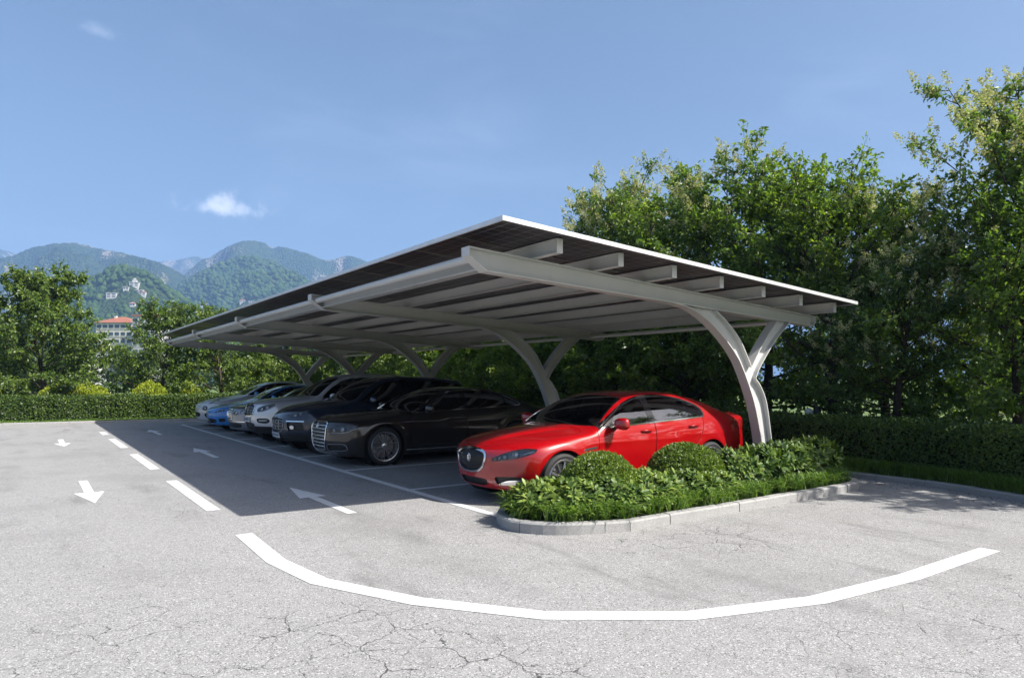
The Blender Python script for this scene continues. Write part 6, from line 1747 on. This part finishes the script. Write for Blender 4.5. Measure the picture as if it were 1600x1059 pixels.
def ridge_hill(name, label, sky, d0, depth_f, depth_b, seed, mat, gully, nx=260, ny=90, floor=-2.0, base=0.0):
    """sky: list of (column, row) along the ridge; the ridge lies d0 metres out and falls towards the viewer over depth_f"""
    if d0 > 1900: d0, depth_f, depth_b, gully = d0 * 0.66, depth_f * 0.66, depth_b * 0.66, gully * 0.66
    S = np.array(sky, float); px = np.linspace(S[0, 0], S[-1, 0], nx)
    from_c = np.array(catmull([tuple(p) for p in sky], 10)); o = np.argsort(from_c[:, 0])
    row = np.interp(px, from_c[o, 0], from_c[o, 1])
    hr = (594.0 - row) / 1065.0
    t = np.linspace(-1.0, 1.0, ny)
    G, Tt = np.meshgrid(np.arange(nx), t, indexing='ij')
    PX = px[G]
    dist = np.where(Tt < 0, d0 + Tt * depth_f, d0 + Tt * depth_b)
    wob = (fbm(PX * 0.012, Tt * 0.0 + 3, 3, seed) - 0.5) * 0.25 * depth_f * (1 - np.abs(Tt))
    dist = dist + wob
    X = (PX - 800.0) / 1065.0 * dist; U = X * CYW + dist * SY; W = -X * SY + dist * CYW
    prof = np.where(Tt < 0, 0.5 - 0.5 * np.cos(np.pi * (1 + Tt) ** 0.95), 0.5 + 0.5 * np.cos(np.pi * Tt))
    prof = prof * 0.55 + 0.45 * (1 - np.abs(Tt))
    Hh = hr[G] * (d0 + wob) * prof
    s = gully
    rg = ridged(U / s, W / s, 5, seed); fb = fbm(U / s * 0.7, W / s * 0.7, 5, seed + 40)
    Hm = hr.max() * d0
    amp = 0.85 * Hh * np.sin(np.pi * np.clip(np.abs(Tt), 0, 1)) ** 0.7
    Z = Hh + amp * (rg - 0.62) * 1.0 + 0.02 * Hm * (fb - 0.5) * prof
    cap = EYE + hr[G] * dist * (0.985 + 0.03 * fbm(PX * 0.35, Tt * 30, 3, seed + 5))
    Z = np.minimum(Z, cap)
    Z = np.maximum(Z, floor)
    rock = np.clip(ridged(U / (s * 0.35), W / (s * 0.35), 4, seed + 9) * 0.9 * (0.55 + 0.45 * prof), 0, 1)
    V = np.stack([U, W, Z], -1).reshape(-1, 3)
    i, j = np.meshgrid(np.arange(nx - 1), np.arange(ny - 1), indexing='ij'); a = i * ny + j
    F = np.stack([a, a + ny, a + ny + 1, a + 1], -1).reshape(-1, 4)
    me = np_mesh(name, V, F, mat, smooth=True)
    at = me.attributes.new('rock', 'FLOAT', 'POINT'); at.data.foreach_set('value', rock.ravel().astype(np.float32))
    o = link_mesh(name, me); tag(o, label, None, None, 'structure')
    return o, (U, W, Z, Tt, PX)
mt1, _ = ridge_hill('mountain', 'wide hazy mountain on the left', [(-420, 470), (-250, 420), (-120, 402), (0, 404), (50, 388), (110, 380), (150, 388), (200, 398), (250, 412), (300, 438), (360, 480), (420, 540), (460, 585)], 2900, 1500, 900, 5, M_mount, 420)
mt2, _ = ridge_hill('mountain', 'tallest hazy mountain behind the carport roof', [(190, 575), (230, 520), (262, 462), (300, 418), (340, 394), (385, 377), (430, 384), (480, 397), (512, 408), (548, 401), (600, 420), (680, 440), (800, 460), (950, 500), (1100, 560)], 3500, 1700, 900, 8, M_mount, 460)
mt3, _ = ridge_hill('mountain', 'distant pale ridge between the two mountains', [(-500, 430), (-200, 400), (-60, 388), (10, 392), (60, 420), (140, 430), (210, 412), (260, 403), (310, 398), (360, 420), (450, 460), (560, 520), (640, 580)], 4700, 1300, 900, 12, M_mount, 500)
hl2, g2 = ridge_hill('hill', 'rounded wooded hill below the tallest mountain', [(150, 560), (200, 520), (240, 478), (270, 455), (310, 432), (350, 414), (395, 404), (430, 412), (470, 434), (520, 462), (590, 500), (680, 540), (780, 575)], 1500, 620, 420, 21, M_hill, 210)
hl1, g1 = ridge_hill('hill', 'dark wooded knoll dotted with white villas', [(-140, 560), (-60, 520), (30, 490), (100, 462), (140, 436), (170, 426), (205, 424), (235, 436), (262, 456), (300, 480), (350, 508), (420, 540), (520, 580)], 900, 420, 260, 31, M_hill, 130)
hl3, g3 = ridge_hill('hill', 'small dark shoulder of wooded hill on the far left', [(-200, 520), (-80, 470), (0, 452), (60, 440), (120, 416), (150, 412), (180, 424), (220, 450), (280, 500), (340, 560)], 1850, 500, 380, 41, M_hill, 240)

# woods on the two nearer hills: rounded crowns set tree by tree into one mass each
def crown_unit(rng):
    a = np.arange(6) * np.pi / 3; rings = [(0.55, 0.10), (1.0, 0.42), (0.72, 0.80)]
    V = [[0, 0, 0.0]]
    for r, z in rings:
        V += [[r * np.cos(t) * rng.uniform(0.8, 1.2), r * np.sin(t) * rng.uniform(0.8, 1.2), z * rng.uniform(0.9, 1.1)] for t in a]
    V.append([0, 0, 1.1]); T = []
    for k in range(6):
        n = (k + 1) % 6
        T.append([0, 1 + n, 1 + k])
        for q in (1, 7): T += [[q + k, q + n, q + 6 + n], [q + k, q + 6 + n, q + 6 + k]]
        T.append([13 + k, 13 + n, 19])
    return np.array(V), np.array(T)
def wood_on(name, label, grid, n, size, seed, xr, clear=()):
    U, W, Z, Tt, PX = grid; rng = np.random.default_rng(seed)
    nx, ny = U.shape
    fi = rng.uniform(0, nx - 1.01, n); fj = rng.uniform(0, ny * 0.56, n)
    i, j = fi.astype(int), fj.astype(int); a, b = fi - i, fj - j
    def samp(G): return (G[i, j] * (1 - a) + G[i + 1, j] * a) * (1 - b) + (G[i, j + 1] * (1 - a) + G[i + 1, j + 1] * a) * b
    u, w, z, px = samp(U), samp(W), samp(Z), samp(PX)
    keep = (px > xr[0]) & (px < xr[1]) & (z > 3)
    bare = fbm(u / (size * 14), w / (size * 14), 3, seed + 3)
    keep &= bare < 0.66
    for (cu, cw, cr) in clear: keep &= (u - cu) ** 2 + (w - cw) ** 2 > cr * cr
    u, w, z = u[keep], w[keep], z[keep]; m = len(u)
    cv, ct = crown_unit(rng); s = size * rng.uniform(0.6, 1.25, m); h = s * rng.uniform(1.1, 2.0, m)
    ang = rng.uniform(0, 6.28, m); c_, s_ = np.cos(ang), np.sin(ang)
    V = np.empty((m, len(cv), 3), np.float32)
    V[:, :, 0] = u[:, None] + (cv[None, :, 0] * c_[:, None] - cv[None, :, 1] * s_[:, None]) * s[:, None]
    V[:, :, 1] = w[:, None] + (cv[None, :, 0] * s_[:, None] + cv[None, :, 1] * c_[:, None]) * s[:, None]
    V[:, :, 2] = z[:, None] + (cv[None, :, 2] * h[:, None]) - 0.1 * s[:, None]
    T = (ct[None] + (np.arange(m) * len(cv))[:, None, None]).reshape(-1, 3)
    print(name, m)
    return tag(link_mesh(name, np_mesh(name, V.reshape(-1, 3), T, M_wood, smooth=True)), label, 'woodland', None, 'stuff')
M_wood = leaf_material('woodland', (0.020, 0.045, 0.014), (0.042, 0.080, 0.020), (0.085, 0.120, 0.032), trans=0.0, rough=0.9, gloss=0.1)

def on_hill(grid, px, row):
    """spot on the near slope of a hill that lies at a given bearing and apparent height"""
    U, W, Z, Tt, PX = grid; dist = U * SY + W * CYW
    rr = 594.0 - (Z - EYE) / dist * 1065.0
    k = np.argmin(np.where(Tt < 0.02, (PX - px) ** 2 + (rr - row) ** 2, 1e9)); return float(U.ravel()[k]), float(W.ravel()[k]), float(Z.ravel()[k])
CLEAR = {1: [], 2: []}
M_wallw = plain('villa_white', (0.50, 0.49, 0.47), 0.8, vary=0.12, vscale=0.5)
M_tile = plain('roof_tile', (0.36, 0.13, 0.07), 0.8, vary=0.25, vscale=0.8)
M_pink = plain('roof_faded', (0.50, 0.22, 0.20), 0.8, vary=0.2, vscale=0.8)
M_win = plain('window_glass', (0.05, 0.075, 0.09), 0.12)
M_cream = plain('render_cream', (0.70, 0.66, 0.57), 0.85, vary=0.1, vscale=0.6)
def villa(px, row, hill, w, d, h, label, roof=None, storeys=2, tower=False, sink=9.0):
    """small house standing with its foot at a given bearing and height"""
    u, w_, z = on_hill(g1 if hill == 1 else g2, px, row)
    z += 1.0; n_ = math.hypot(u, w_)
    for q in (0, 14, 28, 42): CLEAR[hill].append((u - u / n_ * q, w_ - w_ / n_ * q, w * 0.62 + 2.0))
    w, d, h = w * 0.62, d * 0.62, h * 0.6
    root = empty('villa', (u, w_, z), label, 'house', 'white houses on the hills'); root.rotation_euler = (0, 0, -YAW + 0.2)
    mb = MB(); mb.box((-w / 2, 0, -sink), (w / 2, d, h)); mb.build('wall', M_wallw, root)
    mb = MB()
    if roof is not None:
        mb.add([(-w / 2 - 0.5, -0.5, h), (w / 2 + 0.5, -0.5, h), (w / 2 + 0.5, d + 0.5, h), (-w / 2 - 0.5, d + 0.5, h), (-w / 2 + d * 0.4, d / 2, h + d * 0.32), (w / 2 - d * 0.4, d / 2, h + d * 0.32)],
               [(0, 1, 5, 4), (1, 2, 5), (2, 3, 4, 5), (3, 0, 4), (3, 2, 1, 0)])
        mb.build('roof', roof, root)
    else:
        mb.box((-w / 2 - 0.3, -0.3, h), (w / 2 + 0.3, d + 0.3, h + 0.5)); mb.build('roof', M_wallw, root)
    sh = h / storeys; nw = max(2, int(w / 4.5))
    for s in range(storeys):
        for k in range(nw):
            x = -w / 2 + w * (k + 0.5) / nw
            mb = MB(); mb.box((x - w / nw * 0.3, -0.06, s * sh + sh * 0.28), (x + w / nw * 0.3, 0.1, s * sh + sh * 0.78)); mb.build('window', M_win, root)
    if tower:
        mb = MB(); mb.box((-2.2, 1.5, h + 0.5), (2.2, 5, h + 3)); mb.box((-1.1, 2.2, h + 3), (1.1, 4.2, h + 5.4)); mb.build('tower', M_wallw, root)
    return root
villa(207, 450, 1, 15, 9, 7, 'white villa with a small tower near the top of the knoll', None, 2, True)
villa(196, 452, 1, 9, 8, 4, 'low white wing left of the towered villa', None, 1)
villa(226, 456, 1, 11, 8, 6, 'villa with faded red roof right of the towered villa', M_pink, 2)
villa(216, 461, 1, 13, 7, 4, 'low white house below the faded red roof', None, 1)
villa(174, 467, 1, 16, 9, 8, 'long white block on the left flank of the knoll', None, 3)
villa(298, 455, 2, 13, 8, 4, 'small white house on the saddle between the two hills', None, 1)
villa(316, 476, 2, 15, 8, 5, 'low white house left above the far end of the carport roof', None, 1)
villa(326, 479, 2, 10, 8, 3.5, 'lowest small white house left of the carport roof end', None, 1)
villa(378, 474, 2, 14, 9, 6, 'left house of the pair just above the carport roof', M_tile, 2)
villa(392, 472, 2, 16, 9, 7, 'right house of the pair just above the carport roof', None, 2)
villa(207, 478, 1, 8, 6, 5, 'small house half hidden in the trees low on the knoll', M_pink, 1)
wood_on('hill_woods', 'dense woods covering the dark knoll with the villas', g1, 15000, 3.6, 3, (-60, 420), CLEAR[1])
wood_on('hill_woods', 'dense woods covering the rounded hill below the tallest mountain', g2, 21000, 4.6, 4, (180, 620), CLEAR[2])
wood_on('hill_woods', 'dark woods on the small far left shoulder', g3, 9000, 5.2, 6, (-60, 300))

# ------------------------------------------------------------------ town buildings above the far trees
def block(name, px0, px1, dist, row_eave, depth, label, wall, roof_kind, storeys, cols, base_rows):
    u0 = bearing_point((px0 + px1) / 2, dist); w = (px1 - px0) / 1065.0 * dist; h = EYE + (594 - row_eave) / 1065.0 * dist
    root = empty(name, (u0[0], u0[1], 0), label, 'building'); root.rotation_euler = (0, 0, -YAW)
    mb = MB(); mb.box((-w / 2, 0, 0), (w / 2, depth, h)); mb.build('wall', wall, root)
    if roof_kind == 'hip':
        mb = MB(); e = 0.9; r = h + w * 0.20
        mb.add([(-w / 2 - e, -e, h), (w / 2 + e, -e, h), (w / 2 + e, depth + e, h), (-w / 2 - e, depth + e, h), (-w * 0.08, depth / 2, r), (w * 0.08, depth / 2, r)],
               [(0, 1, 5, 4), (1, 2, 5), (2, 3, 4, 5), (3, 0, 4), (3, 2, 1, 0)])
        rf = mb.build('roof', M_tile, root)
        mb = MB(); mb.box((-w * 0.2, depth * 0.4, h + 0.5), (-w * 0.2 + 1.0, depth * 0.4 + 1.0, r + 0.3)); mb.build('chimney', wall, rf)
    else:
        mb = MB(); mb.box((-w / 2 - 0.3, -0.3, h), (w / 2 + 0.3, depth + 0.3, h + 0.7)); mb.build('roof', M_tile if roof_kind == 'tilecap' else wall, root)
    sh = 3.3
    for s in range(storeys):
        z = h - sh * (s + 1) + 0.9
        for c in range(cols):
            x = -w / 2 + w * (c + 0.5) / cols; ww = w / cols * 0.36
            mb = MB(); mb.box((x - ww, -0.05, z), (x + ww, 0.12, z + 1.5)); wi = mb.build('window', M_win, root)
            mb = MB(); mb.box((x - ww - 0.15, -0.22, z - 0.2), (x + ww + 0.15, -0.055, z - 0.02)); mb.build('sill', wall, wi)
        mb = MB(); mb.box((-w / 2 - 0.12, -0.12, z - 0.85), (w / 2 + 0.12, -0.005, z - 0.6)); mb.build('string_course', M_wallw, root)
    return root
block('town_building', 150, 206, 300, 504, 14, 'cream building with hipped red tile roof above the far trees', M_cream, 'hip', 5, 6, 0)
block('town_building', 206.5, 246, 290, 494, 12, 'white tower block right of the red roofed building', M_wallw, 'tilecap', 6, 4, 0)
block('town_building', 20, 130, 210, 572, 12, 'pale low building glimpsed through the large spreading tree', M_wallw, 'flat', 2, 8, 0)

# ------------------------------------------------------------------ the air: even thin haze round the whole place
mb = MB(); mb.box((-3600, -300, -4.0), (5200, 4300, 585.0))
hz = mb.build('haze', M_win); hz.data.materials.clear()
mz = bpy.data.materials.new('haze_air'); mz.use_nodes = True; zt = NT(mz.node_tree); zt.n.clear()
zo = zt.add('ShaderNodeOutputMaterial'); zv = zt.add('ShaderNodeVolumePrincipled')
zv.inputs['Color'].default_value = (0.31, 0.54, 0.97, 1); zv.inputs['Density'].default_value = HAZE
zv.inputs['Anisotropy'].default_value = 0.0
zt.link(zv.outputs[0], zo.inputs['Volume']); hz.data.materials.append(mz)
tag(hz, 'thin bluish haze in the air over the valley', 'haze', None, 'stuff')
